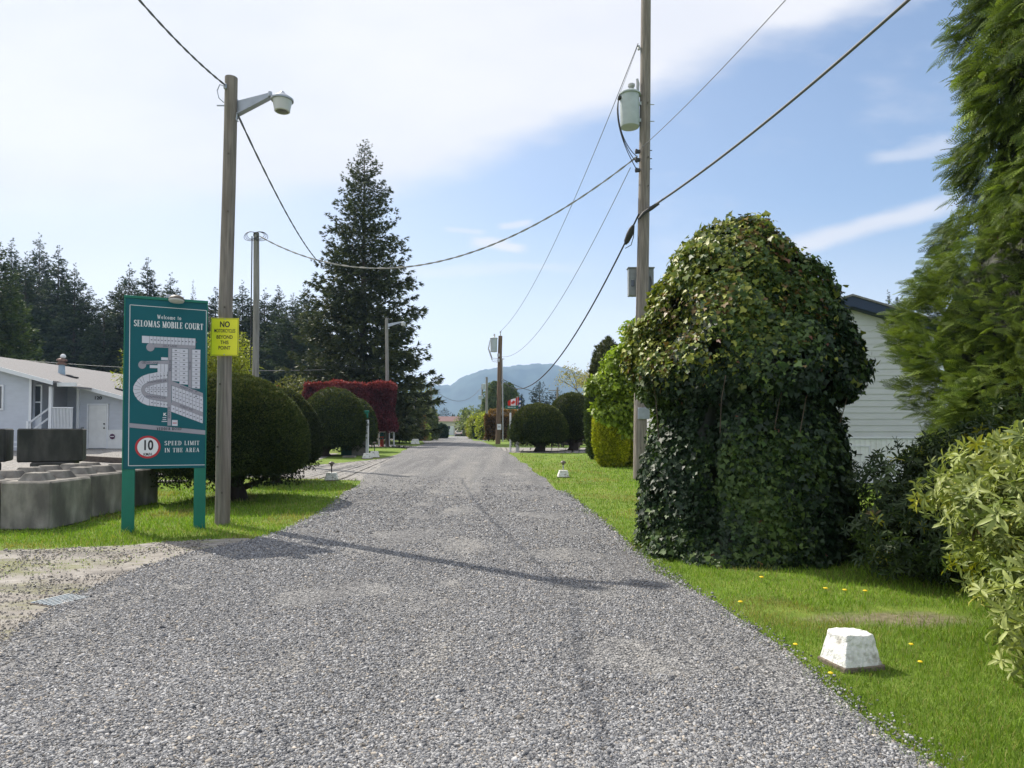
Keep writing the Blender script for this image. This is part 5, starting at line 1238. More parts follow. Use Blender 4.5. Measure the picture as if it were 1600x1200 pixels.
# pole with lamp in front of the red hedge
g = G(605.5, 698); d5 = g.y
P5, b5, t5 = spole(605.5, 698, 497, d5, .125, mwood2, 'grey lamp pole standing at the right end of the red hedge', 604.5, 'lamp post', 'street_lamp')
a_, e_ = P(606, 508, d5-.1), P(627, 503, d5-.1)
MB().prism([a_-uz*.12, a_+uz*.1, e_+uz*.04, e_-uz*.04], (0, .05, 0)).build('arm', mgalv, P5)
q = P(630, 505, d5-.1); hd = MB().lathe(q, [(0, .13), (.05, .10), (.16, .04), (.17, 0)], 18).build('lamp_hood', mgalv, P5, 40); MB().lathe(q, [(.15, 0), (.13, -.16), (0, -.17)], 18).build('lamp_lens', mlens, hd, 40)
P6, b6, t6 = spole(649, 690, 590, 70, .14, mwood2, 'thin grey pole rising from a white block on the far left lawn')
P7, b7, t7 = spole(673, 685, 597, 105, .20, mwood2, 'far left lamp pole with a short arm near the road end', 674, 'lamp post', 'street_lamp')
q0, q1 = P(675, 600, 105), P(682, 600, 105); MB().tube([P(674.5, 604, 105), P(678, 600.5, 105), q1], .07, 8).build('arm', mgalv, P7); MB().box(q1+Vector((.15, 0, 0)), (.7, .25, .15), bev=.04).build('lamp_hood', mgalv, P7)
P8, *_ = spole(669.5, 685, 611, 135, .20, mwood, 'dark pole seen left of the far lamp pole'); P9, *_ = spole(677.5, 684, 624, 150, .20, mwood, 'short dark pole seen right of the far lamp pole')
P10, b10, t10 = spole(760.5, 685, 589, 100, .20, mwood2, 'grey pole among the yellow green shrubs at far right')
P11, b11, t11 = spole(753.5, 684, 600, 140, .20, mwood, 'thin dark transformer pole left of the grey pole at far right')
q = P(756, 604, 139.6); MB().lathe(q, [(0, -.6), (.35, -.6), (.38, .5), (0, .6)], 12).build('transformer', mcan, P11, 40); MB().box(P(751, 621, 139.7), (.9, .2, .8), bev=.05).build('switch_box', mcan, P11)
P12, b12, t12 = spole(871, 690, 605, 95, .17, mwood, 'short dark pole showing above the tall dome yew right of the road')
MB().box(P(866, 610, 94.8), (1.6, .1, .1)).build('cross_arm', mwood, P12)

# ---------------- overhead cables
def cable(name, A_, B_, sag, r, mat, label, n=60, twist=0, seg=6, group='overhead cables'):
    pts = sagc(A_, B_, sag, r, n)
    c0 = pts[n//2]; t = thing(name, tuple(c0), label, 'cable', group)
    if twist:
        for ph in (0, math.pi):
            MB().tube([p+Vector((0, math.cos(i*twist+ph), math.sin(i*twist+ph)))*r*.9 for i, p in enumerate(pts)], r, 5).build('strand', mat, t, 60)
        return t
    o = MB().tube(pts, r, seg).build(name, mat, None, 60); bpy.data.objects.remove(t)
    o.location = c0; o.data.transform(Matrix.Translation(-c0)); return tag(o, label, 'cable', group)
# P1 up-left out of frame
cable('overhead_cable', P(352, 133, d1-.1), P(120, -120, 7.0), .12, .010, mcable, 'twisted cable leaving the lamp pole top to the upper left', 90, .55)
# trunk cable P2 - P3
CAs, CAe = t2+Vector((.15, -.1, -.15)), P(996, 244, d3-.15)
cab = cable('overhead_cable', CAs, CAe, 2.05, .016, M('bare_cable', (.32, .31, .30), .6, .3, 20), 'twisted cable sagging from the coil topped pole to the transformer pole', 170, .7)
def on_c(A_, B_, sag, f_):
    v_ = Vector(A_)*(1-f_)+Vector(B_)*f_; v_.z -= sag*4*f_*(1-f_); return v_
jp = on_c(CAs, CAe, 2.05, .19)
cable('overhead_cable', P(371, 178, d1-.1), jp, .22, .013, mcable, 'dark twisted cable running down from the lamp arm to the sagging cable', 100, .55)
# thick cable towards viewer right
c_s = P(1017, 324, d3-.1)
cable('overhead_cable', c_s, P(1560, -128, 9.5), .22, .030, mcable, 'thick grey cable leaving the transformer pole to the upper right', 60, 0, 8)
cable('overhead_cable', P(998, 335, d3-.2), P(783, 592, d4-.15), 2.35, .026, mblack, 'thick black cable sagging from the transformer pole down to the far brown pole', 70, 0, 8)
b = MB(); q0, q1 = P(998, 342, d3-.22), P(1030, 318, d3-.3); b.tube([q0, P(1006, 333, d3-.24), P(1018, 325, d3-.24), q1], [.03, .05, .06, .03], 8)
b.build('cable_clamp', mblack, P3, 50)
sp = [P(px, py, d3-.2+o) for px, py, o in ((989, 352, .1), (984, 366, .25), (977, 382, .4))]
o = MB().tube([sp[0], sp[0]*.6+sp[1]*.4, sp[1], sp[1]*.3+sp[2]*.7, sp[2]], [.03, .08, .10, .08, .03], 10).tube([P(991, 352, d3-.1), P(990, 370, d3), P(986, 383, d3+.1), P(977, 388, d3+.2)], .012, 6).build('splice_case', mblack, None, 50)
o.location = sp[1]; o.data.transform(Matrix.Translation(-sp[1])); tag(o, 'black splice case on the thick cable just left of the utility pole', 'cable splice')
mthin = M('thin_wire', (.16, .16, .18), .5, .1)
cable('overhead_wire', P(1000, 233, d3-.1), P(1330, -115, 9), .12, .009, mthin, 'thin wire leaving the insulators of the transformer pole to the upper right', 40, 0, 5, 'thin overhead wires')
cable('overhead_wire', P(997, 68, d3-.05), t4+Vector((0, 0, .35)), 1.2, .012, mthin, 'thin top wire from the transformer pole down to the top of the far brown pole', 60, 0, 5, 'thin overhead wires')
cable('overhead_wire', P(985, 262, d3-.1), P(783, 557, d4-.2), 1.5, .011, mthin, 'thin lower wire between the insulators of the two transformer poles', 60, 0, 5, 'thin overhead wires')
cable('overhead_wire', s0+Vector((0, -.05, .05)), P(997, 70, d3-.08), .02, .006, mthin, 'short thin wire from the transformer up to the line insulator', 12, 0, 5, 'thin overhead wires')
cable('overhead_wire', P(784, 592, d4-.15), t12+Vector((-.5, 0, -.6)), .5, .03, mblack, 'dark wire from the far brown pole to the short pole above the yews', 30, 0, 5, 'thin overhead wires')
cable('overhead_wire', P(783, 596, d4-.15), P(815, 640, 72), .5, .03, mblack, 'short dark wire dropping from the far brown pole behind the flag', 20, 0, 5, 'thin overhead wires')
cable('overhead_wire', P(-160, 540, 52), P(600, 574, 52), .9, .022, mthin, 'thin wire strung in front of the forest above the grey roof', 50, 0, 5, 'thin overhead wires')
cable('overhead_wire', P(674, 604, 105), P(753, 604, 140), 2.6, .035, mthin, 'faint sagging wire between the far poles under the hills', 40, 0, 5, 'thin overhead wires')

# ---------------- lock blocks
def lockblock(p, size, rz, mat, label, keys=2, group='large concrete lock blocks'):
    w_, l_, h_ = size
    t = thing('concrete_block', tuple(p), label, 'concrete block', group)
    b = MB(); b.box((0, 0, h_/2), (w_, l_, h_), bev=.028, seg=1)
    b.build('body', mat, t, world=False)
    for k in range(keys):
        y_ = (k-(keys-1)/2)*l_*.5; MB().box((0, y_, h_+.055), (w_*.56, l_*.30, .13), top=.60, topy=.62, bev=.012).build('locking_knob', mat, t, world=False)
    t.rotation_euler[2] = rz; return t
BS = (.74, 1.08, .73)
bA = G(77, 829); 
lockblock((-7.29, 10.76, Tz(0, 11)), BS, R(3), mconc, 'nearest pale concrete lock block at the left edge, end on to the road')
lockblock((-7.44, 12.10, Tz(0, 12.5)), BS, R(-2), mconc, 'pale concrete lock block second from the front, behind the left sign post', 2)
lockblock((-8.12, 10.82, Tz(0, 11)), BS, R(1), mconc, 'pale concrete lock block cut by the left edge of the photo')
lockblock((-8.36, 12.1, Tz(0, 12.5)), BS, R(3), mconc, 'concrete lock block behind the front left pair, only its knobs in view')
lockblock((-7.54, 13.36, Tz(0, 13.3)), (.74, 1.08, .72), R(1), mconc, 'pale concrete lock block at the far end of the row, between the sign posts')
lockblock((-8.40, 13.32, Tz(0, 13.3)), (.74, 1.08, .72), R(-2), mconc, 'pale concrete lock block tucked beside the far end of the row')
g1 = Tz(0, 15.2)
KD = (.82, 1.35, .74)
lockblock((-10.47, 15.7, g1), KD, R(28), mconcd, 'dark mossy lock block under the square dark one', 1)
lockblock((-10.47, 15.6, g1+.742), (1.22, 1.05, .74), R(28), mconcd, 'dark mossy lock block stacked on another in front of the porch', 0)
lockblock((-11.95, 15.3, g1), KD, R(38), mconcd, 'dark mossy lock block under the one at the far left', 1)
lockblock((-11.95, 15.3, g1+.742), (1.15, 1.08, .74), R(28), mconcd, 'dark mossy lock block stacked at the far left edge', 0)
lockblock((-10.9, 14.6, g1-.02), (.74, 1.3, .5), R(80), mconcd, 'low dark block lying in front of the dark stack', 0)

# ---------------- painted marker blocks
def marker(p, s_, label, lamp=None, rz=0, mat=None):
    t = thing('marker_block', tuple(p), label, 'marker block', 'white painted marker blocks beside the road')
    b = MB(); b.box((0, 0, s_*.31), (s_, s_*.86, s_*.60), top=.70, topy=.72, bev=s_*.03, seg=2); 
    bm = b.bm
    bmesh.ops.subdivide_edges(bm, edges=bm.edges[:], cuts=5, use_grid_fill=True)
    for v in bm.verts:
        q = v.co/s_; v.co += Vector((math.sin(q.z*9+q.x*7), math.cos(q.y*8+q.z*6), math.sin(q.x*7+q.y*9)))*s_*.014+Vector((math.sin(q.z*41+q.x*33), math.cos(q.y*37+q.z*31), math.sin(q.x*35+q.y*39)))*s_*.006
    b.build('body', mat or mwconc, t, world=False)
    MB().box((0, 0, .008), (s_*1.05, s_*.9, .035), bev=.006).build('pad', mpad, t, world=False)
    if lamp:
        h_ = lamp; z0_ = s_*.60
        pl_ = MB().tube([(0, 0, z0_), (0, 0, z0_+h_*.62)], .016, 8).build('lamp_stem', mcer if h_ < .34 else mblack, t, 60, world=False)
        MB().lathe((0, 0, z0_+h_*.6), [(0, -.02), (.03, -.02), (.045, .02), (.085, .04), (.08, .06), (.05, .09), (.0, .105)], 16).build('lamp_head', mbronze, pl_, 40, world=False)
    t.rotation_euler[2] = rz; return t
g = G(1340, 1050); mk = marker((G(1343, 1050).x, g.y+.11, 0), .285, 'large flaking white block on the grass in the front right corner', rz=R(14)); mk.scale = (1, 1, 1.22)
g = G(880, 746); marker((g.x, g.y, g.z), .33, 'white block with a small lantern on the right lawn', .30, R(4))
g = G(518, 751); marker((g.x, g.y, g.z), .36, 'white block with a short black spike beside the left lane', .34, R(8))
g = G(585, 715); marker((g.x, g.y, g.z), .42, 'white block with a lantern near the stone block on the left', .5, R(6))
g = G(574, 717); marker((g.x, g.y, g.z), .36, 'small low white block at the foot of the white sign post', None, R(30))
g = G(650, 694); marker((g.x, g.y-.4, g.z), .62, 'white block at the foot of the thin far left pole')
marker((X(683, 108), 108, 0), .6, 'tiny white block beside the rounded bush at the road end')
marker((X(751, 104), 104, 0), .7, 'tiny white block at the foot of the far right hedge')
marker((X(757, 88), 88, .02), .6, 'low pale rock at the far right road edge')

# ---------------- mobile home on the right
d = 18.0
xp, zpk = X(1326, d), Z(465, d); slope = .30; zg = Tz(xp, d); z_sk = Z(684, d); x0, x1 = xp-2.35, xp+2.35; ze = zpk-2.35*slope; L_ = 15
MH = thing('mobile_home', (xp, d+L_/2, zg), 'white sided mobile home with dark blue fascia behind the ivy mound', 'mobile home')
def siding_mesh(name, x0, x1, y, z0, z1f, c, mat, par, tilt=.014, yback=.10, flip=1, lim=None, step=None):
    """lapped boards on a wall facing -Y; z1f(x) gives the wall top"""
    b = MB(); z = z0; mx = max(z1f(x0), z1f(x1), z1f((x0+x1)/2), *( [z1f(lim)] if lim else []))
    while z < mx:
        zt_ = z+c
        xs_ = np.linspace(x0, x1, 97); ok = [x for x in xs_ if z1f(x) > z+c*.35]
        if not ok: break
        xa, xb = min(ok), max(ok); zt_ = min(zt_, mx)
        b.prism([(xa, y-tilt, z), (xa, y, zt_), (xa, y+yback, zt_), (xa, y+yback, z)], (xb-xa, 0, 0)); z += c
    return b.build(name, mat, par)
roof_h = lambda x: zpk-abs(x-xp)*slope-.06
siding_mesh('wall', x0, x1, d, z_sk, roof_h, .165, msidw, MH)
b = MB(); b.prism([(x0, d+.1, z_sk), (x1, d+.1, z_sk), (x1, d+.1, ze), (xp, d+.1, zpk-.05), (x0, d+.1, ze)], (0, L_, 0)); b.build('side_walls', msidw, MH)
b = MB(); n_ = 34; b.box(((x0+x1)/2, d+.03, (zg+z_sk)/2-.02), (x1-x0-.04, .03, z_sk-zg-.02))
for i in range(n_): b.box((x0+.07+(x1-x0-.14)*i/(n_-1), d+.008, (zg+z_sk)/2-.02), (.07, .014, z_sk-zg-.04))
b.box(((x0+x1)/2, d+L_/2+.1, (zg+z_sk)/2), (x1-x0-.1, L_-.1, z_sk-zg)); b.build('skirting', mskirt, MH)
b = MB(); b.box(((x0+x1)/2, d-.01, z_sk+.0), (x1-x0+.04, .03, .04)); b.box(((x0+x1)/2, d+.0, zg+.03), (x1-x0, .05, .05)); b.build('trim_strip', mtrim, MH)
b = MB(); hx, hz = X(1345, d), Z(716, d)
for xx in (X(1313, d), X(1358, d)): b.box((xx, d-.012, (zg+Z(697, d))/2+.02), (.02, .012, Z(697, d)-zg-.06))
b.box((X(1335, d), d-.012, Z(697, d)), (X(1358, d)-X(1313, d)+.02, .012, .02)); b.build('access_door', mtrim, MH)
MB().box((X(1341, d), d-.02, Z(710, d)), (.16, .02, .02)).build('door_handle', mblack, MH)
b = MB()
for s_ in (-1, 1):
    xe = xp+s_*2.75; b.prism([(xp, d-.28, zpk+.0), (xe, d-.28, zpk-2.75*slope), (xe, d-.28, zpk-2.75*slope-.26), (xp, d-.28, zpk-.26)], (0, .035, 0))
    b.prism([(xp, d-.24, zpk-.255), (xe, d-.24, zpk-2.75*slope-.255), (xe, d-.24, zpk-2.75*slope-.275), (xp, d-.24, zpk-.275)], (0, .26, 0))
b.build('fascia', mblue, MH)
b = MB()
for s_ in (-1, 1):
    xe = xp+s_*2.8; b.prism([(xp, d-.31, zpk+.055), (xe, d-.31, zpk-2.8*slope+.055), (xe, d-.31, zpk-2.8*slope+.004), (xp, d-.31, zpk+.004)], (0, L_+.7, 0))
b.build('roof', mroof, MH)

# ---------------- grey mobile home, number 120
d = 29.5; zg = Tz(-18, 31); Hs = thing('mobile_home', (-22, 36, zg), 'grey sided mobile home numbered 120 behind the lock blocks', 'mobile home')
sl = .267; rx_, rz_ = -25.3, 5.12                                   # ridge
rz_at = lambda x: rz_-abs(x-rx_)*sl
xe = -17.35                                                          # right eave
dm, dx_, dbk = 29.5, 31.0, 46.0
# main gable wall (left)
xa, xb = -29.5, X(48, dm)
siding_mesh('wall', xa, xb, dm, zg+.15, lambda x: min(rz_at(x), 5.2)-.16, .115, msid, Hs, .012, lim=rx_)
MB().box(((xa+xb)/2, dm+.06, zg+.05), (xb-xa, .08, .5)).build('skirting', msid, Hs)
# porch recess: back wall and right shed
xq = X(121, dx_)
siding_mesh('wall', xb, xq+.1, dm+2.4, zg+.15, lambda x: rz_at(x)-.16, .115, msid, Hs, .012)
b = MB(); b.box((xb-.05, dm+1.25, (zg+rz_at(xb))/2), (.1, 2.4, rz_at(xb)-zg-.3)); b.build('side_wall', msid, Hs)
siding_mesh('wall', xq, xe+.1, dx_, zg+.02, lambda x: rz_at(x)-.14, .115, msid, Hs, .012)
b = MB(); b.box((xq+.05, dx_+.85, (zg+rz_at(xq))/2), (.1, 1.5, rz_at(xq)-zg-.3)); b.prism([(xe+.1, dx_+.15, zg), (xe+.1, dx_+.15, rz_at(xe)-.16), (xe+.02, dx_+.15, rz_at(xe)-.16), (xe+.02, dx_+.15, zg)], (0, dbk-dx_-.2, 0)); b.build('side_wall', msid, Hs)
b = MB()  # roof planes with thickness, stepped front edge
def roofp(xa_, xb_, ya, yb, th=.09, dz=0):
    b.prism([(xa_, ya, rz_at(xa_)+dz), (xb_, ya, rz_at(xb_)+dz), (xb_, ya, rz_at(xb_)-th+dz), (xa_, ya, rz_at(xa_)-th+dz)], (0, yb-ya, 0))
roofp(rx_, X(80, dm-.4), dm-.4, dx_-.42); roofp(rx_, xe+.35, dx_-.42, dbk); roofp(-31, rx_, dm-.4, dbk)
roofp(X(80, dm-.4), X(124, dm+.2), dm+.0, dx_-.42)
b.build('roof', mroof, Hs)
b = MB()
def rake(xa_, xb_, y, hgt=.17):
    b.prism([(xa_, y, rz_at(xa_)-.0), (xb_, y, rz_at(xb_)-.0), (xb_, y, rz_at(xb_)-hgt), (xa_, y, rz_at(xa_)-hgt)], (0, -.04, 0))
rake(rx_, X(80, dm-.4)+.05, dm-.402); rake(-30, rx_, dm-.402); rake(X(124, dx_), xe+.36, dx_-.424)
xs1, xs2 = X(80, dm-.4), X(124, dm+.2); b.box(((xs1+xs2)/2, dm-.05, rz_at(xs1)-.14), (xs2-xs1, .06, .17)); b.box((xe+.37, (dx_+dbk)/2, rz_at(xe+.35)-.1), (.06, dbk-dx_+.8, .14)); b.build('fascia', mtrim, Hs)
# corner posts and trims
b = MB()
for x_, y_, w_ in ((xb-.02, dm-.02, .10), (xq+.03, dx_-.02, .12), (xe+.07, dx_-.02, .12)): b.box((x_, y_, (zg+rz_at(x_))/2-.02), (w_, .05, rz_at(x_)-zg-.2))
b.build('corner_trim', mtrim, Hs)
# storm door in the recess
xd0, xd1 = X(49, dm+.3), X(65, dm+.3); zf = Z(672, dm); dr = MB().box(((xd0+xd1)/2, dm+.3, (zf+Z(600, dm))/2), (xd1-xd0, .06, Z(600, dm)-zf), bev=.01).build('storm_door', mtrim, Hs)
for za, zb2 in ((603, 627), (629, 651)): MB().box(((xd0+xd1)/2+.02, dm+.262, (Z(za, dm)+Z(zb2, dm))/2), ((xd1-xd0)*.72, .02, Z(za, dm)-Z(zb2, dm))).build('pane', mglass, dr)
MB().box(((xb+xq)/2+.5, dm+1.2, zf-.06), (xq-xb-1.0, 2.3, .10)).build('deck', mtrim, Hs)
MB().box(((X(84, dm)+X(113, dm))/2, dm+2.33, (zf+Z(607, dm))/2), (X(113, dm)-X(84, dm), .05, Z(607, dm)-zf)).build('dark_opening', mdark, Hs)
x79 = X(79, dm); MB().box((x79, dm-.0, (zg+Z(604, dm))/2), (.13, .13, Z(604, dm)-zg), bev=.008).build('porch_post', mtrim, Hs)
b = MB(); xr0, xr1 = x79+.08, X(113.5, dm); zr = Z(637, dm)
b.box(((xr0+xr1)/2, dm, zr), (xr1-xr0, .07, .05)); b.box(((xr0+xr1)/2, dm, zf+.04), (xr1-xr0, .06, .05))
for i in range(14): b.box((xr0+.03+(xr1-xr0-.06)*i/13, dm, (zr+zf)/2), (.03, .03, zr-zf-.03))
b.build('railing', mtrim, Hs)
b = MB(); sA = Vector((X(75, dm), dm-.02, Z(639, dm))); sB = Vector((X(59, dm), dm-.6, Z(662, dm)))
for o_ in (Vector((0, 0, 0)), Vector((0, 0, -.42))): b.prism([sA+o_+uz*.04, sA+o_-uz*.04, sB+o_-uz*.04, sB+o_+uz*.04], (0, .05, 0))
b.box((sB.x, sB.y, (zg+sB.z)/2+.05), (.09, .09, sB.z-zg+.1)); b.build('stair_rail', mtrim, Hs)
b = MB()
for i in range(4): b.box((X(64, dm)-.05*i, dm-.25-.25*i, zf-.12-.19*i), (.9, .28, .05))
b.build('steps', mtrim, Hs)
xdl, xdr = X(137, dx_-.05), X(168, dx_-.05); zd0, zd1 = zg+.02, Z(632.5, dx_)
dr = MB().box(((xdl+xdr)/2, dx_-.03, (zd0+zd1)/2), (xdr-xdl-.1, .05, zd1-zd0-.05), bev=.004).build('door', mwhite, Hs)
b = MB(); w_ = (xdr-xdl-.1)
for cx_ in (-.24, .24):
    for za, hh in ((.80, .22), (.52, .5), (.17, .42)):
        b.box(((xdl+xdr)/2+cx_*w_, dx_-.058, zd0+(zd1-zd0)*za), (w_*.34, .008, hh), bev=.003)
b.build('door_panels', mwhite, dr)
for z_, n_ in ((.93, 'door_knob'), (1.12, 'deadbolt')): MB().lathe(((xdr-.14), dx_-.075, zd0+z_), [(0, -.02), (.035, -.02), (.03, .02), (0, .03)], 12, rot=Matrix.Rotation(R(90), 3, 'X')).build(n_, mblack, dr)
b = MB(); b.box((xdl, dx_-.035, (zd0+zd1)/2), (.07, .06, zd1-zd0)); b.box((xdr, dx_-.035, (zd0+zd1)/2), (.07, .06, zd1-zd0)); b.box(((xdl+xdr)/2, dx_-.035, zd1+.02), (xdr-xdl+.07, .062, .07)); b.build('door_frame', mtrim, Hs)
place_text('house_number', '120', .20, (X(153, dx_), dx_-.03, Z(622, dx_)), Vector((1, 0, 0)), uz, Vector((0, -1, 0)), mblk, Hs, .006, 1.2)
MB().box((X(153, dx_), dx_-.05, Z(613, dx_)), (.16, .06, .07), bev=.01).build('wall_lamp', mblack, Hs)
b = MB(); b.box(((X(169, dx_)+X(194, dx_))/2, dx_-.03, zg+.45), (X(194, dx_)-X(169, dx_), .03, .85)); b.build('door_side_panel', mwhite, Hs)
q = Vector((X(177, dx_), dx_-.06, Z(682, dx_)))
OC = thing('security_sign', tuple(q), 'small dark purple eight sided sign beside the white door', 'sign')
MB().lathe(q, [(0, 0), (.125, 0), (.125, .012), (0, .012)], 8, rot=Matrix.Rotation(R(90), 3, 'X')).build('plate', M('purple_print', (.08, .02, .07), .4), OC); MB().box(q+Vector((0, -.015, 0)), (.17, .004, .035)).build('band', mlet, OC)
MB().box((X(130, dx_), dx_-.05, Z(670, dx_)), (.11, .08, .16), bev=.01).build('meter_box', mboxm, Hs)
wn = MB().box((X(-14, dm), dm-.03, Z(621, dm)), (X(6, dm)-X(-34, dm), .06, Z(601, dm)-Z(641, dm)), bev=.008).build('window', mtrim, Hs)
MB().box((X(-14, dm), dm-.065, Z(621, dm)), (X(6, dm)-X(-34, dm)-.16, .02, Z(601, dm)-Z(641, dm)-.16)).build('pane', mglass, wn)
# roof furniture
def roof_pt(px, py):
    r_ = ray(px, py); tt = 20
    while tt < 60:
        p_ = Vector((r_.x*tt, tt, EYE+r_.z*tt))
        if p_.z <= rz_at(p_.x): return p_
        tt += .02
    return Vector((-23, 34, 4))
q = Vector((X(95, 33.5), 33.5, 0)); q.z = rz_at(q.x)
VP = MB().lathe(q, [(.17, -.1), (.15, .10), (.14, .30), (.14, .42)], 16).build('vent_pipe', M('blue_grey_metal', (.32, .42, .50), .5, .1), Hs, 40)
MB().lathe(q, [(.14, .42), (.22, .44), (.23, .5), (.15, .52), (.15, .60), (.24, .62), (.22, .70), (.06, .76), (0, .77)], 16).build('vent_cap', M('rusty_metal', (.20, .12, .09), .7, .4, 9), VP, 40)
MB().lathe(q+Vector((.06, 0, .74)), [(0, 0), (.10, .03), (.13, .1), (.09, .2), (0, .23)], 14).build('vent_ball', mwhite, VP, 40)
for px in (112, 188):
    xx = X(px, 33); MB().box((xx, 33, rz_at(xx)+.05), (.45, .3, .07), rot=Matrix.Rotation(math.atan(sl), 3, 'Y'), bev=.01).build('roof_vent', mblack, Hs)
# timber edging
q0, q1 = Vector((X(128, 25), 25, Tz(X(128, 25), 25))), Vector((X(205, 24), 24, Tz(X(205, 24), 24)))
o = MB().prism([q0+uz*-.1, q0+uz*.2, q1+uz*.2, q1+uz*-.1], (0, .2, 0)).build('timber_edging', M('old_timber', (.07, .055, .045), .95, .4, 8, .6, 30, stretch=(.3, 2, 2)), None)
o.location = q0; o.data.transform(Matrix.Translation(-q0)); tag(o, 'dark old timber beam edging the grey house yard', 'timber beam')
# flat stone slab in grass beside sign post
g = G(268, 754); o = MB().box((0, 0, .02), (.75, .45, .06), rz=.2, bev=.01).build('stone_slab', mconc, None); o.location = g; tag(o, 'flat pale stone slab in the grass beside the sign posts', 'slab')

# ---------------- left things by the lane
g = G(577, 712); dq = g.y
SP = thing('street_sign', (X(574, dq), dq, Tz(X(574, dq), dq)), 'white post with a green fin shaped street sign left of the road', 'sign')
MB().box((X(574, dq), dq, (Z(656, dq)+Z(712, dq))/2), (.12, .12, Z(656, dq)-Z(712, dq)), bev=.008).build('post', mwhite, SP)
MB().box((X(568, dq), dq-.02, Z(643, dq)), (.50, .03, .10), bev=.01).box((X(569, dq), dq-.02, Z(649, dq)), (.36, .03, .22), bev=.01).build('sign_blade', mgreen, SP)
q = Vector((X(560, dq), dq+.3, Tz(X(560, dq), dq)))
SB = thing('stone_monument', tuple(q), 'grey stone block on a plinth beside the white street sign post', 'stone block')
MB().box(q+uz*.30, (.60, .5, .62), bev=.02).build('plinth', mstone, SB); MB().box(q+uz*.80, (.62, .5, .40), bev=.12, seg=3, top=.8).build('rough_stone', mstone, SB)
q = Vector((X(540, dq), dq+.6, Tz(X(540, dq), dq)))
GB = thing('utility_box', tuple(q), 'dark green bin like utility box under the broad dome yew', 'utility box')
MB().box(q+uz*.42, (.58, .45, .84), bev=.02, seg=2).build('body', M('dark_green_paint', (.01, .09, .07), .5), GB); MB().box(q+uz*.87, (.64, .5, .07), bev=.02, seg=2).build('lid', M('dark_green_paint', (.01, .09, .07), .5), GB)
g = G(546, 715); o = MB().box((0, 0, .03), (.5, .35, .08), bev=.015).build('stone_slab', mconc, None); o.location = g; tag(o, 'small pale slab in the grass beside the stone monument', 'slab')
g = G(597, 698); dq = g.y; q = Vector((X(597, dq), dq, g.z))
HY = thing('fire_hydrant', tuple(q), 'red fire hydrant with a green top in front of the red hedge', 'fire hydrant')
s_ = (Z(675, dq)-g.z)/.9
mhr, mhg = M('hydrant_red', (.42, .05, .02), .5, .15), M('hydrant_green', (.0, .10, .08), .45)
MB().lathe(q, [(0, 0), (.16*s_, 0), (.16*s_, .04*s_), (.11*s_, .05*s_), (.11*s_, .58*s_), (.14*s_, .59*s_), (.14*s_, .63*s_), (0, .63*s_)], 20).build('barrel', mhr, HY, 40)
MB().lathe(q, [(.13*s_, .63*s_), (.14*s_, .70*s_), (.11*s_, .80*s_), (.05*s_, .86*s_), (.03*s_, .90*s_), (0, .90*s_)], 20).build('bonnet', mhg, HY, 40)
b = MB()
for v_ in ((1, 0), (-1, 0), (0, -1)): c_ = q+uz*.50*s_; b.tube([c_+Vector((v_[0], v_[1], 0))*.09*s_, c_+Vector((v_[0], v_[1], 0))*.17*s_], .055*s_, 12)
b.build('outlets', mhg, HY, 40)
# fences
def fence(kind, pts, h, label, mat, rails, post_w=.09, rail_h=.1, group='fences'):
    c0 = pts[0]; t = thing(kind, tuple(c0), label, 'fence', group)
    for p in pts: MB().box(p+uz*(h/2), (post_w, post_w, h), bev=.005).build('post', mat, t)
    for a_, b_ in zip(pts, pts[1:]):
        for rh in rails:
            MB().prism([a_+uz*(rh-rail_h/2), a_+uz*(rh+rail_h/2), b_+uz*(rh+rail_h/2), b_+uz*(rh-rail_h/2)], (0, -.03, 0)).build('rail', mat, t)
    return t
def gp_(px, d_): return Vector((X(px, d_), d_, Tz(X(px, d_), d_)))
fence('white_fence', [gp_(576, 44.5), gp_(592, 44.2), gp_(608, 44), gp_(615.5, 43.5)], 1.0, 'white two rail fence behind the hydrant at the red hedge', mwhite, (.45, .95))
mbr = M('brown_fence_paint', (.10, .07, .06), .8, .2)
fence('rail_fence', [gp_(809, 42), gp_(836, 42), gp_(862, 42), gp_(873, 42), gp_(880, 42), gp_(905, 42), gp_(928, 42)], .95, 'low brown and white rail fence behind the two right dome yews', mbr, (.25, .85), .10, .08)
# white trailer behind right yews
q = gp_(888, 47)
TL = thing('travel_trailer', tuple(q), 'white trailer half hidden behind the low rail fence and the yews', 'trailer')
MB().box((X(893, 47), 48, q.z+1.35), (X(926, 47)-X(861, 47), 2.3, 2.0), bev=.08, seg=2).build('body', mwhite, TL)
MB().box((X(893, 47), 46.83, q.z+1.05), (X(926, 47)-X(861, 47)-.1, .02, .10)).build('stripe', mgrey, TL)
MB().box((X(906, 47), 46.82, q.z+.95), (.42, .03, .45), bev=.02).build('window', mglass, TL)
for px in (880, 886): MB().lathe((X(px, 47), 46.9, q.z+.32), [(0, 0), (.32, 0), (.32, .2), (0, .2)], 20, rot=Matrix.Rotation(R(-90), 3, 'X')).build('wheel', mblack, TL, 40)
# pale sloped frame beside trailer
o = MB().prism([gp_(918, 41.8)+uz*0, gp_(929, 41.8)+uz*0, gp_(927, 41.8)+uz*1.0, gp_(918, 41.8)+uz*1.05], (0, .6, 0)).build('utility_cabinet', mcan, None)
tag(o, 'pale blue grey cabinet at the right end of the rail fence', 'cabinet'); c_ = gp_(923, 41.8); o.location = c_; o.data.transform(Matrix.Translation(-c_))
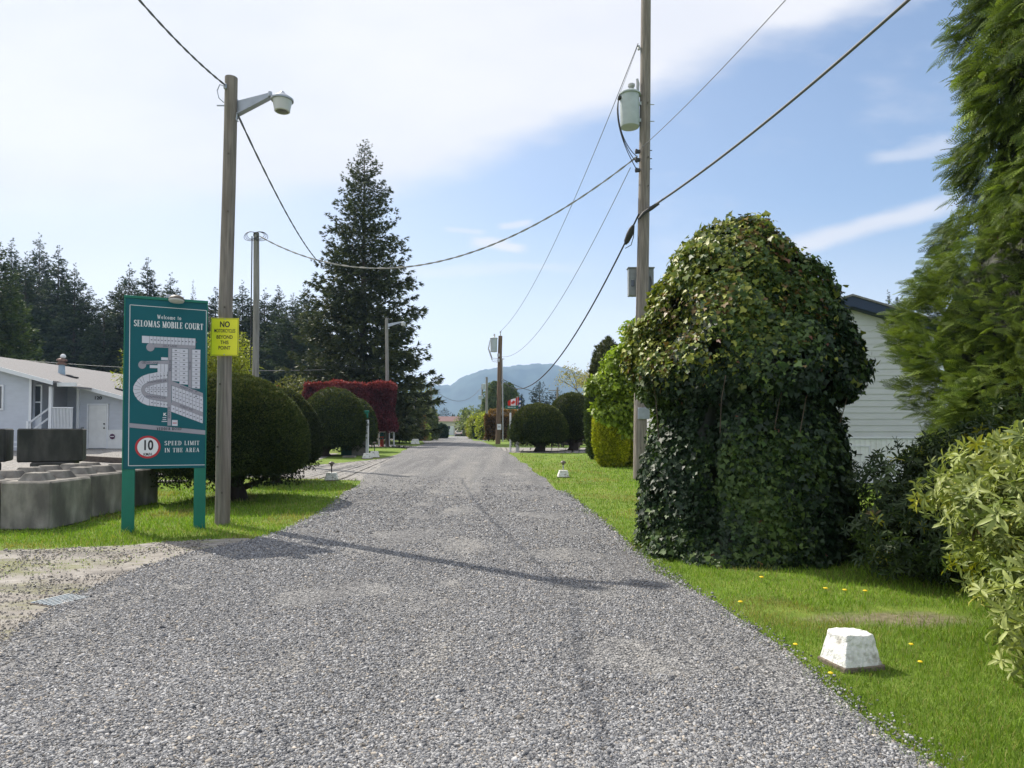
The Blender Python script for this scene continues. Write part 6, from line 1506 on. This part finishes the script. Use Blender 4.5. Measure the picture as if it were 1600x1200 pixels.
# street name post with flag, right
g = G(797.5, 706); dq = g.y
SN = thing('street_sign', tuple(g), 'thin white post with a green street name blade by the low mushroom yew', 'sign')
MB().box((g.x, dq, (g.z+Z(645, dq))/2), (.09, .09, Z(645, dq)-g.z), bev=.006).build('post', mwhite, SN)
MB().box((X(798, dq), dq, Z(640.5, dq)), (.03, .03, .35)).box((X(799.5, dq), dq-.02, Z(636.5, dq)), (.62, .02, .16), bev=.006).build('sign_blade', M('street_green', (.0, .10, .07), .4), SN)
place_text('lettering', 'SPRUCE DR', .085, (X(799.5, dq), dq-.034, Z(636.5, dq)), Vector((1, 0, 0)), uz, Vector((0, -1, 0)), mlet, SN, .001, .9)
g2 = G(808, 706); BL = thing('white_post', tuple(g2), 'short thick white post right of the street name post', 'post')
MB().box(g2+uz*.30, (.15, .15, .62), bev=.01).build('post', mwhite, BL); MB().box(g2+uz*.635, (.18, .18, .05), bev=.01).build('cap', mcan, BL)
df = dq+1.2
FP = thing('flag_pole', (X(811, df), df, Tz(X(811, df), df)), 'thin pole behind the street name sign carrying a canadian flag', 'flagpole')
MB().tube([(X(811, df), df, Tz(X(811, df), df)), (X(808, df), df, Z(619, df))], .018, 8).build('pole', mcer, FP)
CF = thing('canada_flag', tuple(P(801, 630, df)), 'small red and white canadian flag above the green street name blade', 'flag')
def flagpart(name, u0, u1, mat, off=0):
    b = MB(); A_, B_ = P(793.5, 632.5, df), P(810.5, 625.5, df); h_ = .37; m_ = 6; vs = []
    for i in range(m_+1):
        u = u0+(u1-u0)*i/m_; p = A_*(1-u)+B_*u; p.y += .05*math.sin(u*7)-off; p.z += .02*math.sin(u*6); vs.append((p-uz*h_/2, p+uz*h_/2))
    for (a_, c_), (e_, f_) in zip(vs, vs[1:]): b.prism([a_, c_, f_, e_], (0, .006, 0))
    return b.build(name, mat, CF)
mfr = M('flag_red', (.62, .03, .015), .7, .03)
flagpart('red_band', 0, .27, mfr); flagpart('white_field', .27, .72, mlet); flagpart('red_band', .72, 1, mfr)
c_ = P(801.8, 629, df); leafp = [(0, 1), (.2, .62), (.42, .72), (.34, .3), (.62, .46), (.68, .3), (.98, .32), (.86, .06), (.98, -.04), (.52, -.42), (.56, -.58), (.06, -.5), (.05, -.95)]
pl_ = leafp+[(-x, y) for x, y in leafp[::-1] if x > 0]
MB().prism([c_+Vector((x*.12, -.08, y*.12+x*.04)) for x, y in pl_], (0, .008, 0)).build('maple_leaf', mfr, CF)
# blue striped flag beside it
BF = thing('striped_flag', tuple(P(811, 632, df)), 'small blue and white striped flag right of the canadian flag', 'flag')
b = MB(); b2_ = MB()
for i in range(5):
    z_ = Z(623+i*3.2, df); (b if i % 2 == 0 else b2_).prism([(X(810.5, df), df+.05, z_), (X(814.5-i*.3, df), df+.1, z_+.03), (X(814.5-i*.3, df), df+.1, z_-.06), (X(810.5, df), df+.05, z_-.09)], (0, .01, 0))
b.build('blue_stripes', M('flag_blue', (.03, .07, .25), .7), BF); b2_.build('white_stripes', mlet, BF)

# ---------------- end of the road
d = 190
FH = thing('house', (X(693, d), d, 0), 'cream house with brown roof at the end of the road, left of the carport', 'house')
xa, xb = X(680, d), X(714.5, d); MB().box(((xa+xb)/2, d+5, (Z(658, d))/2), (xb-xa, 10, Z(658, d)), bev=.02).build('wall', M('cream_wall', (.55, .50, .45), .8, .05), FH)
zr0, zr1 = Z(658.5, d), Z(650, d); b = MB(); b.prism([(xa-.4, d-.5, zr0), (xa-.4, d+5, zr1), (xa-.4, d+10.5, zr0)], (xb-xa+.8, 0, 0)); b.build('roof', M('brown_roof', (.16, .09, .085), .9, .15), FH)
MB().box((X(705, d), d-.03, Z(673, d)), (1.4, .05, 2.6), bev=.02).build('door', mtrim, FH); MB().box((X(700, d), d-.03, Z(668, d)), (1.2, .05, .8)).build('window', mglass, FH)
d = 168
CP_ = thing('carport', (X(722, d), d, 0), 'open carport with a thin sloping roof over the parked car', 'carport')
z0_, z1_ = Z(668, d), Z(661, d); b = MB(); b.prism([(X(709, d), d, z0_), (X(733, d), d, z1_), (X(733, d), d, z1_-.18), (X(709, d), d, z0_-.18)], (0, 8, 0)); b.build('roof', mtrim, CP_)
MB().box((X(710.5, d), d+.1, z0_/2), (.14, .14, z0_)).build('post', mwhite, CP_); MB().box((X(721, d+8), d+7.8, 1.2), (X(733, d)-X(709, d), .1, 2.5)).build('back_wall', M('dark_wall', (.05, .045, .045), .9), CP_)
H2 = thing('house', (X(737, d), d, 0), 'pale blue white house joined to the carport at the road end', 'house')
xa, xb = X(731.5, d), X(760, d); MB().box(((xa+xb)/2, d+5, Z(659, d)/2), (xb-xa, 10, Z(659, d))).build('wall', M('pale_wall', (.52, .54, .60), .8, .04), H2)
b = MB(); b.prism([(xa-.4, d-.5, Z(659.5, d)), (xa-.4, d+5, Z(650, d)), (xa-.4, d+10.5, Z(659.5, d))], (xb-xa+.8, 0, 0)); b.build('roof', M('mauve_roof', (.22, .19, .21), .9, .1), H2)
def car(x, y, col, label, rz=0):
    t = thing('parked_car', (x, y, Tz(x, y)), label, 'car', None, rz)
    mc = M('car_paint_'+label[:5], col, .25, .03, spec=.6); z = 0
    b = MB(); prof = [(-2.1, .35), (-2.15, .75), (-1.9, .85), (-1.3, .92), (-.75, 1.38), (.55, 1.42), (1.35, .98), (2.05, .86), (2.15, .6), (2.1, .35)]
    b.prism([Vector((-.86, yy, zz)) for yy, zz in prof], (1.72, 0, 0)); b.build('body', mc, t, world=False)
    MB().prism([Vector((-.70, -2.1+.86, 1.0)), Vector((.70, -1.24, 1.0)), Vector((.6, -.78, 1.34)), Vector((-.6, -.78, 1.34))], (0, -.03, .01)).build('rear_window', mglass, t, world=False)
    for sx_ in (-1, 1):
        MB().box((sx_*.66, -2.13, .72), (.28, .06, .14), bev=.01).build('tail_light', mred, t, world=False)
        for yy in (-1.35, 1.35):
            w_ = MB().lathe((sx_*.80, yy, .32), [(0, -.1), (.32, -.1), (.32, .1), (0, .1)], 20, rot=Matrix.Rotation(R(90), 3, 'Y')).build('wheel', mblack, t, 40, world=False)
    MB().box((0, -2.13, .45), (1.6, .1, .16), bev=.02).build('bumper', mblack, t, world=False); return t
car(X(717.5, 166), 166, (.62, .56, .56), 'pale silver car parked under the carport at the road end')
car(X(882, 44), 44.5, (.75, .75, .75), 'white car parked behind the low rail fence', R(90)) if False else None
# low dark red car behind mushroom yew
q = gp_(823, 45); 
# ---------------- storm drain on the apron
g = G(95, 941); DG = thing('drain_grate', (g.x, g.y, g.z+.012), 'pale metal drain grate set in the bare dirt on the left', 'drain grate')
b = MB()
for i in range(6): b.box((-.19+i*.075, 0, .004), (.024, .42, .012), bev=.002)
b.build('bars', mcan, DG, world=False)
b = MB(); 
for s_ in (-1, 1): b.box((0, s_*.22, .0), (.42, .02, .008), bev=.002)
b.build('frame', M('rust_frame', (.12, .10, .085), .9), DG, world=False); MB().box((0, 0, -.004), (.44, .42, .004)).build('pit', mdark, DG, world=False)
DG.rotation_euler[2] = R(-22); DG.scale = (.68, .8, 1)
# ---------------- dandelions
def dandelion(px, py, label, first=[None]):
    g = G(px, py)
    if first[0] is None:
        t = thing('dandelion', (0, 0, 0), label, 'flower', 'yellow dandelions in the right lawn')
        b = MB(); b.lathe((0, 0, .052), [(0, -.004), (.012, -.002), (.019, .004), (.012, .009), (0, .010)], 12); b.build('flower_head', M('dandelion_yellow', (.75, .52, .01), .7), t, world=False)
        MB().tube([(0, 0, 0), (.004, 0, .03), (0, 0, .05)], .002, 5).build('stem', M('stem_green', (.1, .16, .03), .6), t, world=False); first[0] = t
    else: t = copy_tree(first[0])
    t.location = g; t['label'] = label; s_ = .8*max(1, g.y/4.5); t.scale = (s_, s_, s_**.5)
for px, py, lb in ((1157, 951, 'dandelion at the road edge below the ivy mound'), (1243, 1020, 'dandelion between the front right white block and the road'), (1298, 1066, 'dandelion just left of the foot of the front right white block'),
                   (1320, 932, 'dandelion in the sunny strip in front of the ivy shadow'), (1424, 1020, 'dandelion right of the front white block'), (1438, 1048, 'dandelion nearest the pale rhododendron'),
                   (1190, 912, 'dandelion in the grass close to the ivy foot'), (1290, 930, 'dandelion left of its neighbour in the sunny strip'), (1352, 934, 'right hand dandelion of the sunny strip group'), (1065, 858, 'dandelion beside the ivy mound where the gravel bends')):
    dandelion(px, py, lb)

# ---------------- air
def haze():
    b = MB(); b.box((0, 1550, 159), (7600, 4400, 324)); o = b.build('haze', None, None)
    m = bpy.data.materials.new('haze_air'); m.use_nodes = True; nt = m.node_tree; nt.nodes.clear()
    v = nt.nodes.new('ShaderNodeVolumePrincipled'); v.inputs['Color'].default_value = (.44, .67, 1.0, 1); v.inputs['Density'].default_value = 1/4600; v.inputs['Anisotropy'].default_value = 0.3
    ou = nt.nodes.new('ShaderNodeOutputMaterial'); nt.links.new(v.outputs[0], ou.inputs['Volume'])
    o.data.materials.append(m); tag(o, kind='stuff')
haze()
